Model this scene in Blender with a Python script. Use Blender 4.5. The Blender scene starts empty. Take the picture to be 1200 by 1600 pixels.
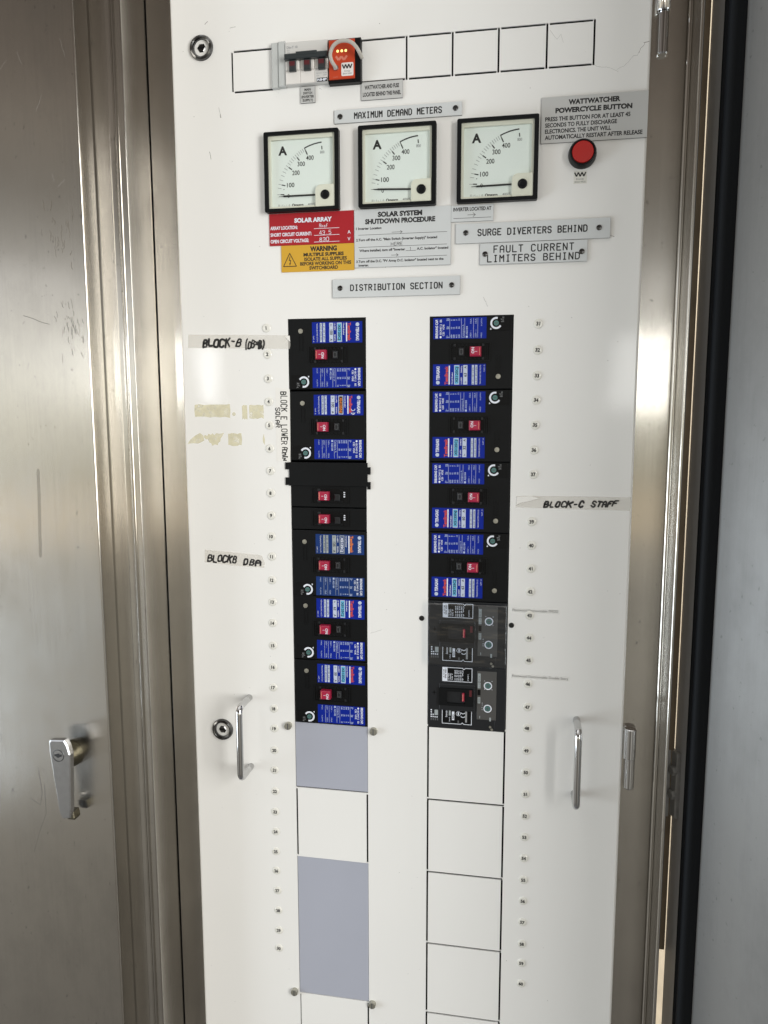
import bpy, bmesh, math, random
from mathutils import Matrix, Vector
random.seed(7)
S = bpy.context.scene
COL = S.collection
R = math.radians

# ------------------------------------------------------------------ camera
cam = bpy.data.cameras.new('camera')
cam.sensor_fit = 'VERTICAL'; cam.sensor_height = 36.0; cam.lens = 1203.06 / 1600 * 36.0
cam.clip_start = 0.02; cam.clip_end = 100
co = bpy.data.objects.new('camera', cam); COL.objects.link(co)
co.matrix_world = Matrix(((0.98386457, -0.02171723, 0.17759185, 0.30202515),
                          (0.17890729, 0.12851219, -0.97543672, -0.97075591),
                          (-0.00163894, 0.99147011, 0.13032396, 1.38297828),
                          (0, 0, 0, 1)))
S.camera = co
S.render.filter_size = 0.95
S.render.resolution_x = 768; S.render.resolution_y = 1024
S.view_settings.view_transform = 'Standard'; S.view_settings.look = 'None'
S.view_settings.exposure = 0.86; S.view_settings.gamma = 1.0
S.view_settings.use_curve_mapping = False

# ------------------------------------------------------------------ world: overcast daylight under a roof
w = bpy.data.worlds.new('World'); S.world = w; w.use_nodes = True
nt = w.node_tree; nt.nodes.clear()
out = nt.nodes.new('ShaderNodeOutputWorld'); bg = nt.nodes.new('ShaderNodeBackground')
tc = nt.nodes.new('ShaderNodeTexCoord'); sp = nt.nodes.new('ShaderNodeSeparateXYZ')
mr = nt.nodes.new('ShaderNodeMapRange'); rp = nt.nodes.new('ShaderNodeValToRGB')
nt.links.new(tc.outputs['Generated'], sp.inputs[0]); nt.links.new(sp.outputs['Z'], mr.inputs[0])
mr.inputs[1].default_value = -1; mr.inputs[2].default_value = 1
els = [(-90, (.18, .18, .19)), (-38, (.18, .17, .155)), (-28, (.25, .238, .215)), (-20, (.33, .316, .285)), (-15, (.34, .33, .30)), (-9.5, (.44, .42, .375)), (-8.4, (.70, .615, .48)),
       (-5.6, (.69, .61, .48)), (-4.6, (.47, .445, .365)), (-3.6, (.57, .555, .46)), (-2.2, (.80, .785, .69)), (1.5, (.94, .94, .86)), (6, (.82, .82, .80)), (8.8, (.78, .78, .775)), (9.8, (.42, .41, .39)),
       (14, (.23, .215, .195)), (18, (.245, .218, .19)), (21, (.17, .147, .128)), (28, (.11, .094, .08)), (40, (.5, .48, .46)), (60, (1.0, .98, .95)), (90, (1.1, 1.08, 1.05))]
cr = rp.color_ramp
for i, (e, c) in enumerate(els):
    pos = (math.sin(R(e)) + 1) / 2
    el = cr.elements[i] if i < 2 else cr.elements.new(pos)
    el.position = pos; el.color = (*c, 1)
nt.links.new(mr.outputs[0], rp.inputs[0])
# round the compass: brighter openings to either side, a darker wall straight behind the viewer
neg = nt.nodes.new('ShaderNodeMath'); neg.operation = 'MULTIPLY'; neg.inputs[1].default_value = -1
at = nt.nodes.new('ShaderNodeMath'); at.operation = 'ARCTAN2'
ma = nt.nodes.new('ShaderNodeMapRange'); ma.inputs[1].default_value = -math.pi; ma.inputs[2].default_value = math.pi
ra = nt.nodes.new('ShaderNodeValToRGB'); mul = nt.nodes.new('ShaderNodeMix'); mul.data_type = 'RGBA'; mul.blend_type = 'MULTIPLY'; mul.inputs[0].default_value = 1
nt.links.new(sp.outputs['Y'], neg.inputs[0]); nt.links.new(sp.outputs['X'], at.inputs[0]); nt.links.new(neg.outputs[0], at.inputs[1])
nt.links.new(at.outputs[0], ma.inputs[0]); nt.links.new(ma.outputs[0], ra.inputs[0])
for i, (a, c) in enumerate([(-180, (.9, .9, .9)), (-74, (1, 1, 1)), (-70, (1.5, 1.55, 1.65)), (-58, (1.8, 1.85, 1.95)), (-46, (1.05, 1.05, 1.05)), (-24, (1, .99, .97)), (-17, (.5, .48, .46)),
                            (3, (.45, .43, .41)), (6, (1, 1, .98)), (15, (.85, .83, .8)), (18, (1.9, 1.9, 1.9)), (24, (1.9, 1.9, 1.9)), (27, (.75, .73, .7)), (40, (.9, .88, .85)), (180, (.9, .9, .9))]):
    el = ra.color_ramp.elements[i] if i < 2 else ra.color_ramp.elements.new((a + 180) / 360)
    el.position = (a + 180) / 360; el.color = (*c, 1)
nt.links.new(rp.outputs[0], mul.inputs[6]); nt.links.new(ra.outputs[0], mul.inputs[7]); nt.links.new(mul.outputs[2], bg.inputs[0])
bg.inputs[1].default_value = 0.60
nt.links.new(bg.outputs[0], out.inputs[0])

# ------------------------------------------------------------------ daylight openings (area lamps)
def opening(name, az, el, dist, sx, sy, radiance, col, target=(0.12, 0, 1.25)):
    l = bpy.data.lights.new(name, 'AREA'); l.shape = 'RECTANGLE'; l.size = sx; l.size_y = sy
    l.energy = radiance * sx * sy * math.pi; l.color = col
    o = bpy.data.objects.new(name, l); COL.objects.link(o)
    a, e = R(az), R(el); t = Vector(target)
    d = Vector((math.sin(a) * math.cos(e), -math.cos(a) * math.cos(e), math.sin(e)))
    o.location = t + d * dist; o.rotation_euler = d.to_track_quat('Z', 'Y').to_euler()
    return o
opening('daylight_right', 55, 6, 2.6, 1.4, 1.7, 7.4, (1, .985, .955), (.12, 0, 1.4))
opening('daylight_left', -76, -9, 2.3, 1.2, 1.2, 5.2, (.80, .90, 1), (.12, 0, 1.0))
opening('daylight_slit', -22.6, 3.2, 3.5, .13, .34, 9.0, (.97, .99, 1), (-.11, 0, 1.40))
opening('daylight_gap', 7.4, 3.0, 3.5, .24, .42, 5.0, (1, 1, .97), (.432, 0, 1.40))

# ------------------------------------------------------------------ materials
def mat(name, col, rough=.5, metal=0., spec=.5, coat=0., coat_r=.05, noise=None, bump=None, alpha=None, emit=None):
    """noise=(scale(xyz), amount, detail)  colour mottling;  bump=[(scale xyz, distance)...]"""
    m = bpy.data.materials.new(name); m.use_nodes = True
    t = m.node_tree; b = t.nodes['Principled BSDF']
    b.inputs['Base Color'].default_value = (*col, 1); b.inputs['Roughness'].default_value = rough
    b.inputs['Metallic'].default_value = metal; b.inputs['Specular IOR Level'].default_value = spec
    b.inputs['Coat Weight'].default_value = coat; b.inputs['Coat Roughness'].default_value = coat_r
    if alpha is not None: b.inputs['Alpha'].default_value = alpha
    if emit: b.inputs['Emission Color'].default_value = (*emit[0], 1); b.inputs['Emission Strength'].default_value = emit[1]
    def tex(scale, detail=4):
        c = t.nodes.new('ShaderNodeTexCoord'); mp = t.nodes.new('ShaderNodeMapping'); n = t.nodes.new('ShaderNodeTexNoise')
        mp.inputs['Scale'].default_value = scale; n.inputs['Scale'].default_value = 1; n.inputs['Detail'].default_value = detail
        t.links.new(c.outputs['Object'], mp.inputs[0]); t.links.new(mp.outputs[0], n.inputs['Vector'])
        return n.outputs[0]
    if noise:
        sc, amt, det = noise
        n = tex(sc, det)
        mx = t.nodes.new('ShaderNodeMix'); mx.data_type = 'RGBA'
        mx.inputs[6].default_value = (*[c * (1 - amt) for c in col], 1); mx.inputs[7].default_value = (*[min(1, c * (1 + amt)) for c in col], 1)
        t.links.new(n, mx.inputs[0]); t.links.new(mx.outputs[2], b.inputs['Base Color'])
    if bump:
        prev = None
        for sc, dist in bump:
            bn = t.nodes.new('ShaderNodeBump'); bn.inputs['Strength'].default_value = 1; bn.inputs['Distance'].default_value = dist
            t.links.new(tex(sc, 2), bn.inputs['Height'])
            if prev: t.links.new(prev, bn.inputs['Normal'])
            prev = bn.outputs[0]
        t.links.new(prev, b.inputs['Normal'])
        if coat: t.links.new(prev, b.inputs['Coat Normal'])
    return m

def clear_mat(name, tint, refl, rough, bump=None):
    m = mat(name, tint, rough, bump=bump); t = m.node_tree; b = t.nodes['Principled BSDF']; o = t.nodes['Material Output']
    tr = t.nodes.new('ShaderNodeBsdfTransparent'); gl = t.nodes.new('ShaderNodeBsdfGlossy'); mx = t.nodes.new('ShaderNodeMixShader'); lw = t.nodes.new('ShaderNodeValue')
    tr.inputs[0].default_value = (*tint, 1); gl.inputs[0].default_value = (refl, refl, refl, 1); gl.inputs['Roughness'].default_value = rough; lw.outputs[0].default_value = .055
    if b.inputs['Normal'].is_linked: t.links.new(b.inputs['Normal'].links[0].from_socket, gl.inputs['Normal'])
    t.links.new(lw.outputs[0], mx.inputs[0]); t.links.new(tr.outputs[0], mx.inputs[1]); t.links.new(gl.outputs[0], mx.inputs[2]); t.links.new(mx.outputs[0], o.inputs[0]); t.nodes.remove(b)
    return m

def steel_mat(name, col, r0, r1, seed=0., aniso=.88):
    m = mat(name, col, .3, 1., bump=[((2.2, 2.2, 1.6), .0010), ((40, 40, 26), .00003)])
    t = m.node_tree; b = t.nodes['Principled BSDF']
    c = t.nodes.new('ShaderNodeTexCoord')
    def noise(scale, det, rough=.5):
        mp = t.nodes.new('ShaderNodeMapping'); mp.inputs['Scale'].default_value = scale; mp.inputs['Location'].default_value = (seed, seed, seed)
        n = t.nodes.new('ShaderNodeTexNoise'); n.inputs['Scale'].default_value = 1; n.inputs['Detail'].default_value = det; n.inputs['Roughness'].default_value = rough
        t.links.new(c.outputs['Object'], mp.inputs[0]); t.links.new(mp.outputs[0], n.inputs['Vector']); return n.outputs[0]
    def rng(s, a, bb, lo, hi):
        r = t.nodes.new('ShaderNodeMapRange'); r.inputs[1].default_value = a; r.inputs[2].default_value = bb
        r.inputs[3].default_value = lo; r.inputs[4].default_value = hi; t.links.new(s, r.inputs[0]); return r.outputs[0]
    grain = noise((330, 330, 6), 6, .7); blot = noise((14, 14, 9), 6, .65); spots = noise((160, 160, 120), 2)
    def mth(op, a, bb):
        n = t.nodes.new('ShaderNodeMath'); n.operation = op
        for i, v in enumerate((a, bb)):
            if isinstance(v, float): n.inputs[i].default_value = v
            else: t.links.new(v, n.inputs[i])
        return n.outputs[0]
    t.links.new(mth('ADD', rng(blot, .3, .7, r0, r1), rng(grain, .3, .7, -.006, .006)), b.inputs['Roughness'])
    f = mth('MULTIPLY', mth('MULTIPLY', rng(blot, .35, .75, 1.05, .84), rng(grain, .3, .7, .96, 1.03)), rng(spots, .70, .76, 1., .72))
    mx = t.nodes.new('ShaderNodeMix'); mx.data_type = 'RGBA'; mx.inputs[6].default_value = (0, 0, 0, 1); mx.inputs[7].default_value = (*col, 1)
    t.links.new(f, mx.inputs[0]); t.links.new(mx.outputs[2], b.inputs['Base Color'])
    tg = t.nodes.new('ShaderNodeCombineXYZ'); tg.inputs[0].default_value = 1.; tg.inputs[1].default_value = .55; t.links.new(tg.outputs[0], b.inputs['Tangent'])   # vertical brushing smears sideways
    b.inputs['Anisotropic'].default_value = aniso
    return m

PAINT = mat('white_enamel', (.835, .835, .815), .34, coat=.5, coat_r=.07, noise=((9, 9, 5), .035, 6),
            bump=[((5, 5, 3.4), .0010), ((330, 330, 330), .00004)])
STEEL = steel_mat('stainless_steel', (.605, .58, .535), .16, .23)
STEEL2 = steel_mat('stainless_frame', (.59, .566, .522), .15, .22, 3.7)
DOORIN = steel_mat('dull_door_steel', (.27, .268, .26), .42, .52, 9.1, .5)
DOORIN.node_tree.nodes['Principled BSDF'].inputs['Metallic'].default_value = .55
CHROME = mat('chrome', (.58, .58, .58), .09, 1.)
DCHROME = mat('dark_chrome', (.13, .13, .13), .18, 1., noise=((400, 400, 400), .3, 3))
CAST = mat('cast_metal', (.115, .105, .075), .4, 1., noise=((300, 300, 300), .5, 4), bump=[((500, 500, 500), .0003)])
SATIN = mat('satin_chrome', (.50, .51, .53), .25, 1., noise=((120, 120, 120), .12, 4))
BLACK = mat('black_plastic', (.0035, .0042, .0050), .42, spec=.22, noise=((60, 60, 60), .2, 4), bump=[((1600, 1600, 1600), .00002)])
BLACK2 = mat('dark_recess', (.002, .0022, .0025), .5, spec=.2)
HING = mat('hinge_steel', (.36, .36, .355), .5, .2, noise=((90, 90, 90), .3, 4))
FLANGE = mat('flange_steel', (.50, .50, .505), .5, .1, noise=((60, 60, 12), .15, 4))
RUSTY = mat('stained_steel', (.20, .155, .105), .5, .5, noise=((40, 40, 22), .5, 6), bump=[((150, 150, 150), .0003)])
CHAR = mat('charcoal_plastic', (.016, .0175, .020), .30, spec=.4)
GREYP = mat('grey_fascia', (.075, .074, .072), .4)
RUBBER = mat('black_rubber', (.006, .0075, .0095), .7, spec=.2, bump=[((200, 200, 20), .0003)])
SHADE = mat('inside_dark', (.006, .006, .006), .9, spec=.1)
BLUE = mat('blue_label', (.001, .016, .27), .4, spec=.25, noise=((90, 90, 90), .12, 3))
BLUE2 = mat('faded_blue_label', (.008, .035, .16), .4, spec=.25, noise=((90, 90, 90), .15, 3))
INKW = mat('white_print', (.74, .78, .86), .5)
INKM = mat('fine_print', (.42, .50, .68), .5)
INKG = mat('grey_print', (.30, .31, .32), .5)
INKD = mat('dim_print', (.09, .095, .10), .5)
INKK = mat('black_print', (.012, .012, .013), .5)
INKR = mat('red_print', (.62, .07, .035), .45)
INKO = mat('orange_print', (.72, .20, .03), .45)
CYAN = mat('cyan_print', (.10, .42, .66), .4)
LBOX = mat('pale_print', (.50, .57, .70), .4)
GBOX = mat('dull_pale_print', (.34, .38, .39), .4)
REDT = mat('red_toggle', (.36, .012, .05), .35)
DULLR = mat('dull_red_band', (.09, .012, .016), .4)
REDL = mat('red_engraved', (.38, .012, .02), .35)
YEL = mat('yellow_engraved', (.63, .36, .032), .4)
ALU = mat('pale_grey_engraved', (.60, .625, .63), .38, noise=((30, 30, 30), .04, 3))
ALU2 = mat('grey_engraved', (.52, .525, .515), .35, noise=((30, 30, 30), .03, 3))
EDGE = mat('black_core', (.02, .02, .02), .5)
CREAM = mat('cream_plastic', (.74, .73, .63), .4)
DIAL = mat('dial_card', (.77, .82, .79), .55)
GLASS = clear_mat('meter_window', (.97, .99, .98), 1., .02)
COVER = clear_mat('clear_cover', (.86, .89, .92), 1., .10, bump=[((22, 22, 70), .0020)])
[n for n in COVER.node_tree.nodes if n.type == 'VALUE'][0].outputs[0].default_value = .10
GREYPL = mat('grey_filler', (.395, .415, .485), .38, noise=((12, 12, 8), .05, 4), bump=[((260, 260, 260), .00002)])
MCB = mat('pale_mcb_plastic', (.60, .595, .575), .4)
MCBL = mat('white_mcb_plastic', (.73, .71, .68), .35)
FILL = mat('grey_strip_plastic', (.50, .52, .51), .4)
TIE = mat('slate_bar', (.028, .034, .036), .35)
ORANGE = mat('orange_case', (.50, .055, .018), .32)
LED = mat('amber_led', (.9, .5, .05), .3, emit=((1., .74, .30), .8))
PINK = mat('pale_logo', (.62, .20, .14), .45)
CABLE = mat('grey_cable', (.42, .40, .36), .45)
TAPE = mat('clear_tape', (.80, .77, .71), .28, spec=.5, alpha=.42, bump=[((35, 35, 90), .0008)])
TAPEW = mat('paper_tape', (.82, .81, .775), .4, bump=[((60, 60, 120), .0005)])
RESID = mat('tape_residue', (.80, .74, .50), .3, alpha=.6, noise=((110, 110, 110), .28, 4), bump=[((260, 260, 260), .0002)])
_t = RESID.node_tree; _b = _t.nodes['Principled BSDF']; _n = _t.nodes.new('ShaderNodeTexNoise'); _c = _t.nodes.new('ShaderNodeTexCoord'); _r = _t.nodes.new('ShaderNodeMapRange')
_n.inputs['Scale'].default_value = 95; _n.inputs['Detail'].default_value = 5; _r.inputs[1].default_value = .36; _r.inputs[2].default_value = .5; _r.inputs[3].default_value = .26; _r.inputs[4].default_value = .6
_t.links.new(_c.outputs['Object'], _n.inputs['Vector']); _t.links.new(_n.outputs[0], _r.inputs[0]); _t.links.new(_r.outputs[0], _b.inputs['Alpha'])
STICK = mat('domed_sticker', (.76, .755, .70), .25, coat=.5)
STRIPL = mat('clear_strip', (.80, .795, .77), .35, alpha=.15, spec=.2)
BTN = mat('red_button', (.42, .016, .013), .35)
TEAL = mat('teal_dial', (.09, .21, .20), .35, .3)
SCREW = mat('zinc_screw', (.44, .43, .37), .38, .8, noise=((700, 700, 700), .3, 3))
PLUG = mat('black_plug', (.006, .006, .006), .4)
WALL = mat('beige_wall', (.58, .50, .38), .8, noise=((18, 18, 7), .35, 6), bump=[((60, 60, 30), .002)])
SCUFF = mat('scuff_grey', (.42, .41, .39), .6, alpha=.45)
FAINT = mat('faint_scuff', (.45, .44, .42), .6, alpha=.35)
SCUFFD = mat('scuff_dark', (.15, .14, .12), .6, alpha=.5)
SCUFFL = mat('scuff_light', (.75, .73, .70), .5, .6, alpha=.22)
SMEAR = mat('smear_brown', (.30, .27, .22), .4, .7, alpha=.35)
CHIP = mat('chipped_paint', (.20, .19, .17), .7)

# ------------------------------------------------------------------ mesh builder (mm: x right, z up, d towards the viewer)
_tx = {}
def glyphs(s, bold=0.):
    k = (s, bold)
    if k not in _tx:
        cu = bpy.data.curves.new('t', 'FONT'); cu.body = s; cu.size = 1; cu.resolution_u = 3; cu.offset = bold; cu.fill_mode = 'FRONT'
        ob = bpy.data.objects.new('t', cu); me = ob.to_mesh()
        vs = [(v.co.x, v.co.y) for v in me.vertices]; fs = [tuple(p.vertices) for p in me.polygons]
        ob.to_mesh_clear(); bpy.data.objects.remove(ob); bpy.data.curves.remove(cu)
        _tx[k] = (vs, fs)
    return _tx[k]
CAP = max(v[1] for v in glyphs('H')[0])

def area2(p): return sum(p[i][0] * p[(i + 1) % len(p)][1] - p[(i + 1) % len(p)][0] * p[i][1] for i in range(len(p)))
def inset(p, b):
    n = len(p); o = []
    for i in range(n):
        a, c, e = p[i - 1], p[i], p[(i + 1) % n]
        d1 = Vector((c[0] - a[0], c[1] - a[1])).normalized(); d2 = Vector((e[0] - c[0], e[1] - c[1])).normalized()
        n1 = Vector((-d1.y, d1.x)); n2 = Vector((-d2.y, d2.x)); m = n1 + n2
        m = m / max(.3, m.dot(n1)) if m.length > 1e-6 else n1
        o.append((c[0] + m.x * b, c[1] + m.y * b))
    return o
def rrect(x0, x1, z0, z1, r=0, n=4, corners=(1, 1, 1, 1)):
    """counter-clockwise; corners = bl, br, tr, tl"""
    p = []
    for (cx, cz, a0, on) in ((x0 + r, z0 + r, 180, corners[0]), (x1 - r, z0 + r, 270, corners[1]), (x1 - r, z1 - r, 0, corners[2]), (x0 + r, z1 - r, 90, corners[3])):
        if r <= 0 or not on:
            p.append((x0 if a0 in (180, 90) else x1, z0 if a0 in (180, 270) else z1))
        else:
            for k in range(n + 1):
                a = R(a0 + 90 * k / n); p.append((cx + r * math.cos(a), cz + r * math.sin(a)))
    return p
def circ(cx, cz, r, n=24): return [(cx + r * math.cos(2 * math.pi * k / n), cz + r * math.sin(2 * math.pi * k / n)) for k in range(n)]

class MB:
    def __init__(s, ox=0., oz=0., od=0.): s.o = (ox, oz, od); s.v = []; s.f = []; s.m = []; s.sm = []; s.mats = []; s.k = 0
    def mi(s, m):
        if m not in s.mats: s.mats.append(m)
        return s.mats.index(m)
    def V(s, x, z, d): s.v.append(((x - s.o[0]) / 1000, -(d - s.o[2]) / 1000, (z - s.o[1]) / 1000)); return len(s.v) - 1
    def F(s, idx, m, smooth=False): s.f.append(tuple(idx)); s.m.append(s.mi(m)); s.sm.append(smooth)
    def plate(s, p, d, m):
        if area2(p) < 0: p = p[::-1]
        s.F([s.V(x, z, d) for x, z in p], m); return s
    def rect(s, x0, x1, z0, z1, d, m): return s.plate([(x0, z0), (x1, z0), (x1, z1), (x0, z1)], d, m)
    def prism(s, p, d0, d1, m, bev=0., side=None, back=False, smooth=False):
        if area2(p) < 0: p = p[::-1]
        n = len(p); side = side or m
        a = [s.V(x, z, d0) for x, z in p]; b = [s.V(x, z, d1 - bev) for x, z in p]
        for i in range(n): s.F((a[i], a[(i + 1) % n], b[(i + 1) % n], b[i]), side, smooth)
        if bev:
            c = [s.V(x, z, d1) for x, z in inset(p, bev)]
            for i in range(n): s.F((b[i], b[(i + 1) % n], c[(i + 1) % n], c[i]), m, smooth)
            s.F(c, m)
        else: s.F(b, m)
        if back: s.F(a[::-1], side)
        return s
    def box(s, x0, x1, z0, z1, d0, d1, m, bev=0., side=None, r=0., back=False): return s.prism(rrect(x0, x1, z0, z1, r), d0, d1, m, bev, side, back)
    def frame(s, outer, inner, d0, d1, m, di=None):
        """ring between two polygons of equal point count"""
        n = len(outer); di = d0 if di is None else di
        A = [s.V(x, z, d0) for x, z in outer]; B = [s.V(x, z, d1) for x, z in outer]; C = [s.V(x, z, d1) for x, z in inner]; D = [s.V(x, z, di) for x, z in inner]
        for i in range(n):
            j = (i + 1) % n
            s.F((A[i], A[j], B[j], B[i]), m); s.F((B[i], B[j], C[j], C[i]), m); s.F((C[i], C[j], D[j], D[i]), m)
        return s
    def lathe(s, cx, cz, prof, m, n=32, mats=None):
        rings = []
        for r, d in prof:
            rings.append([s.V(cx, cz, d)] if r <= 1e-6 else [s.V(cx + r * math.cos(2 * math.pi * k / n), cz + r * math.sin(2 * math.pi * k / n), d) for k in range(n)])
        s.split(rings, prof)
        for q in range(len(rings) - 1):
            a, b = (rings[q] if not isinstance(rings[q], tuple) else rings[q][1]), (rings[q + 1] if not isinstance(rings[q + 1], tuple) else rings[q + 1][0]); mm = mats[q] if mats else m
            for k in range(n):
                j = (k + 1) % n
                if len(b) == 1: s.F((a[k], a[j], b[0]), mm, True)
                elif len(a) == 1: s.F((a[0], b[j], b[k]), mm, True)
                else: s.F((a[k], a[j], b[j], b[k]), mm, True)
        return s
    def split(s, rings, prof):
        """double the ring where the outline turns sharply, so that shading breaks there"""
        for q in range(1, len(prof) - 1):
            u = Vector(prof[q]) - Vector(prof[q - 1]); v = Vector(prof[q + 1]) - Vector(prof[q])
            if len(rings[q]) > 1 and u.length > 0 and v.length > 0 and u.normalized().dot(v.normalized()) < .8:
                new = []
                for i in rings[q]: s.v.append(s.v[i]); new.append(len(s.v) - 1)
                rings[q] = (rings[q], new)
    def vcyl(s, x, d, prof, m, n=24):
        """upright turned piece: prof = [(r, z)] upward"""
        rings = []
        for r, z in prof:
            rings.append([s.V(x, z, d)] if r <= 1e-6 else [s.V(x + r * math.sin(2 * math.pi * k / n), z, d + r * math.cos(2 * math.pi * k / n)) for k in range(n)])
        s.split(rings, prof)
        for q in range(len(rings) - 1):
            a, b = (rings[q] if not isinstance(rings[q], tuple) else rings[q][1]), (rings[q + 1] if not isinstance(rings[q + 1], tuple) else rings[q + 1][0])
            for k in range(n):
                j = (k + 1) % n
                if len(b) == 1: s.F((a[k], a[j], b[0]), m, True)
                elif len(a) == 1: s.F((a[0], b[j], b[k]), m, True)
                else: s.F((a[k], a[j], b[j], b[k]), m, True)
        return s
    def tube(s, path, r, m, n=14, caps=True):
        P = [Vector(p) for p in path]; rings = []; up = None
        for i, p in enumerate(P):
            t = (P[min(i + 1, len(P) - 1)] - P[max(i - 1, 0)]).normalized()
            if up is None:
                up = Vector((0, 0, 1)) if abs(t.z) < .9 else Vector((1, 0, 0))
            a = (up - t * up.dot(t)).normalized(); up = a; b = t.cross(a)
            rings.append([s.V(*(p + (a * math.cos(2 * math.pi * k / n) + b * math.sin(2 * math.pi * k / n)) * r)) for k in range(n)])
        for q in range(len(rings) - 1):
            for k in range(n): s.F((rings[q][k], rings[q][(k + 1) % n], rings[q + 1][(k + 1) % n], rings[q + 1][k]), m, True)
        if caps: s.F(rings[0][::-1], m); s.F(rings[-1], m)
        return s
    def ribbon(s, pts, wd, d, m, cap=True):
        """flat pen stroke without overlaps"""
        P = [Vector(p) for p in pts]
        for i in range(1, len(P) - 1):
            u, v = P[i] - P[i - 1], P[i + 1] - P[i]
            if u.length > 1e-6 and v.length > 1e-6 and u.normalized().dot(v.normalized()) < .15:
                s.ribbon(pts[:i + 1], wd, d, m, cap); s.ribbon(pts[i:], wd, d, m, cap); return s
        s.k += 1; d = d + .004 * (s.k % 24); h = wd / 2; n = len(P); L = []; Rr = []
        if n < 2: return s
        for i in range(n):
            d1 = (P[i] - P[i - 1]).normalized() if i else (P[1] - P[0]).normalized()
            d2 = (P[i + 1] - P[i]).normalized() if i < n - 1 else d1
            n1 = Vector((-d1.y, d1.x)); n2 = Vector((-d2.y, d2.x)); mm = n1 + n2
            mm = mm / max(.45, mm.dot(n1)) if mm.length > 1e-4 else n1
            L.append(s.V(*(P[i] + mm * h), d)); Rr.append(s.V(*(P[i] - mm * h), d))
        for i in range(n - 1): s.F((L[i], Rr[i], Rr[i + 1], L[i + 1]), m)
        if cap:
            for (p, q, a, b) in ((P[0], P[1], L[0], Rr[0]), (P[-1], P[-2], Rr[-1], L[-1])):
                t = (p - q).normalized() * h; nn = Vector((-t.y, t.x))
                if (p is P[0]):
                    arc = [s.V(*(p + t * math.sin(R(a_)) - nn * math.cos(R(a_))), d) for a_ in (45, 90, 135)]
                else:
                    arc = [s.V(*(p + t * math.sin(R(a_)) - nn * math.cos(R(a_))), d) for a_ in (45, 90, 135)]
                s.F([a] + arc + [b], m)
        return s
    def text(s, body, x, z, h, d, m, width=None, align='L', rot=0, bold=0., sx=1.):
        bold += .012 if h > 2.4 else 0.
        """h = capital height; width = fit to this length; rot 0 upright, -90 reads downward, 90 reads upward, 180"""
        vs, fs = glyphs(body, bold)
        if not vs: return s
        k = h / CAP; x0 = min(v[0] for v in vs); x1 = max(v[0] for v in vs); kx = k * sx
        if width: kx = width / (x1 - x0)
        off = {'L': x0, 'C': (x0 + x1) / 2, 'R': x1}[align]
        c, sn = round(math.cos(R(rot)), 6), round(math.sin(R(rot)), 6)
        ids = []
        for u, v in vs:
            u = (u - off) * kx; v = v * k
            ids.append(s.V(x + u * c - v * sn, z + u * sn + v * c, d))
        for f in fs: s.F([ids[i] for i in f], m)
        return s
    def build(s, name, parent=None):
        me = bpy.data.meshes.new(name); me.from_pydata(s.v, [], s.f)
        for m in s.mats: me.materials.append(m)
        me.polygons.foreach_set('material_index', s.m); me.polygons.foreach_set('use_smooth', s.sm); me.update()
        o = bpy.data.objects.new(name, me); COL.objects.link(o)
        if parent: o.parent = parent
        else: o.location = (s.o[0] / 1000, -s.o[2] / 1000, s.o[1] / 1000)
        return o

def tag(o, label, cat, group=None):
    o['label'] = label; o['category'] = cat
    if group: o['group'] = group
    return o
def thing(name, label, cat, x=0., z=0., d=0., group=None):
    o = bpy.data.objects.new(name, None); o.empty_display_size = .01; COL.objects.link(o)
    o.location = (x / 1000, -d / 1000, z / 1000)
    return tag(o, label, cat, group)
def dup(root, x, z, label, group=None, rot=None):
    r = root.copy(); COL.objects.link(r); r.location = (x / 1000, root.location.y, z / 1000)
    r['label'] = label
    if group: r['group'] = group
    if rot is not None: r.rotation_euler = (0, rot, 0)
    for ch in list(root.children):
        c = ch.copy(); COL.objects.link(c); c.parent = r
        for g in list(ch.children):
            e = g.copy(); COL.objects.link(e); e.parent = c
    return r

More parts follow.
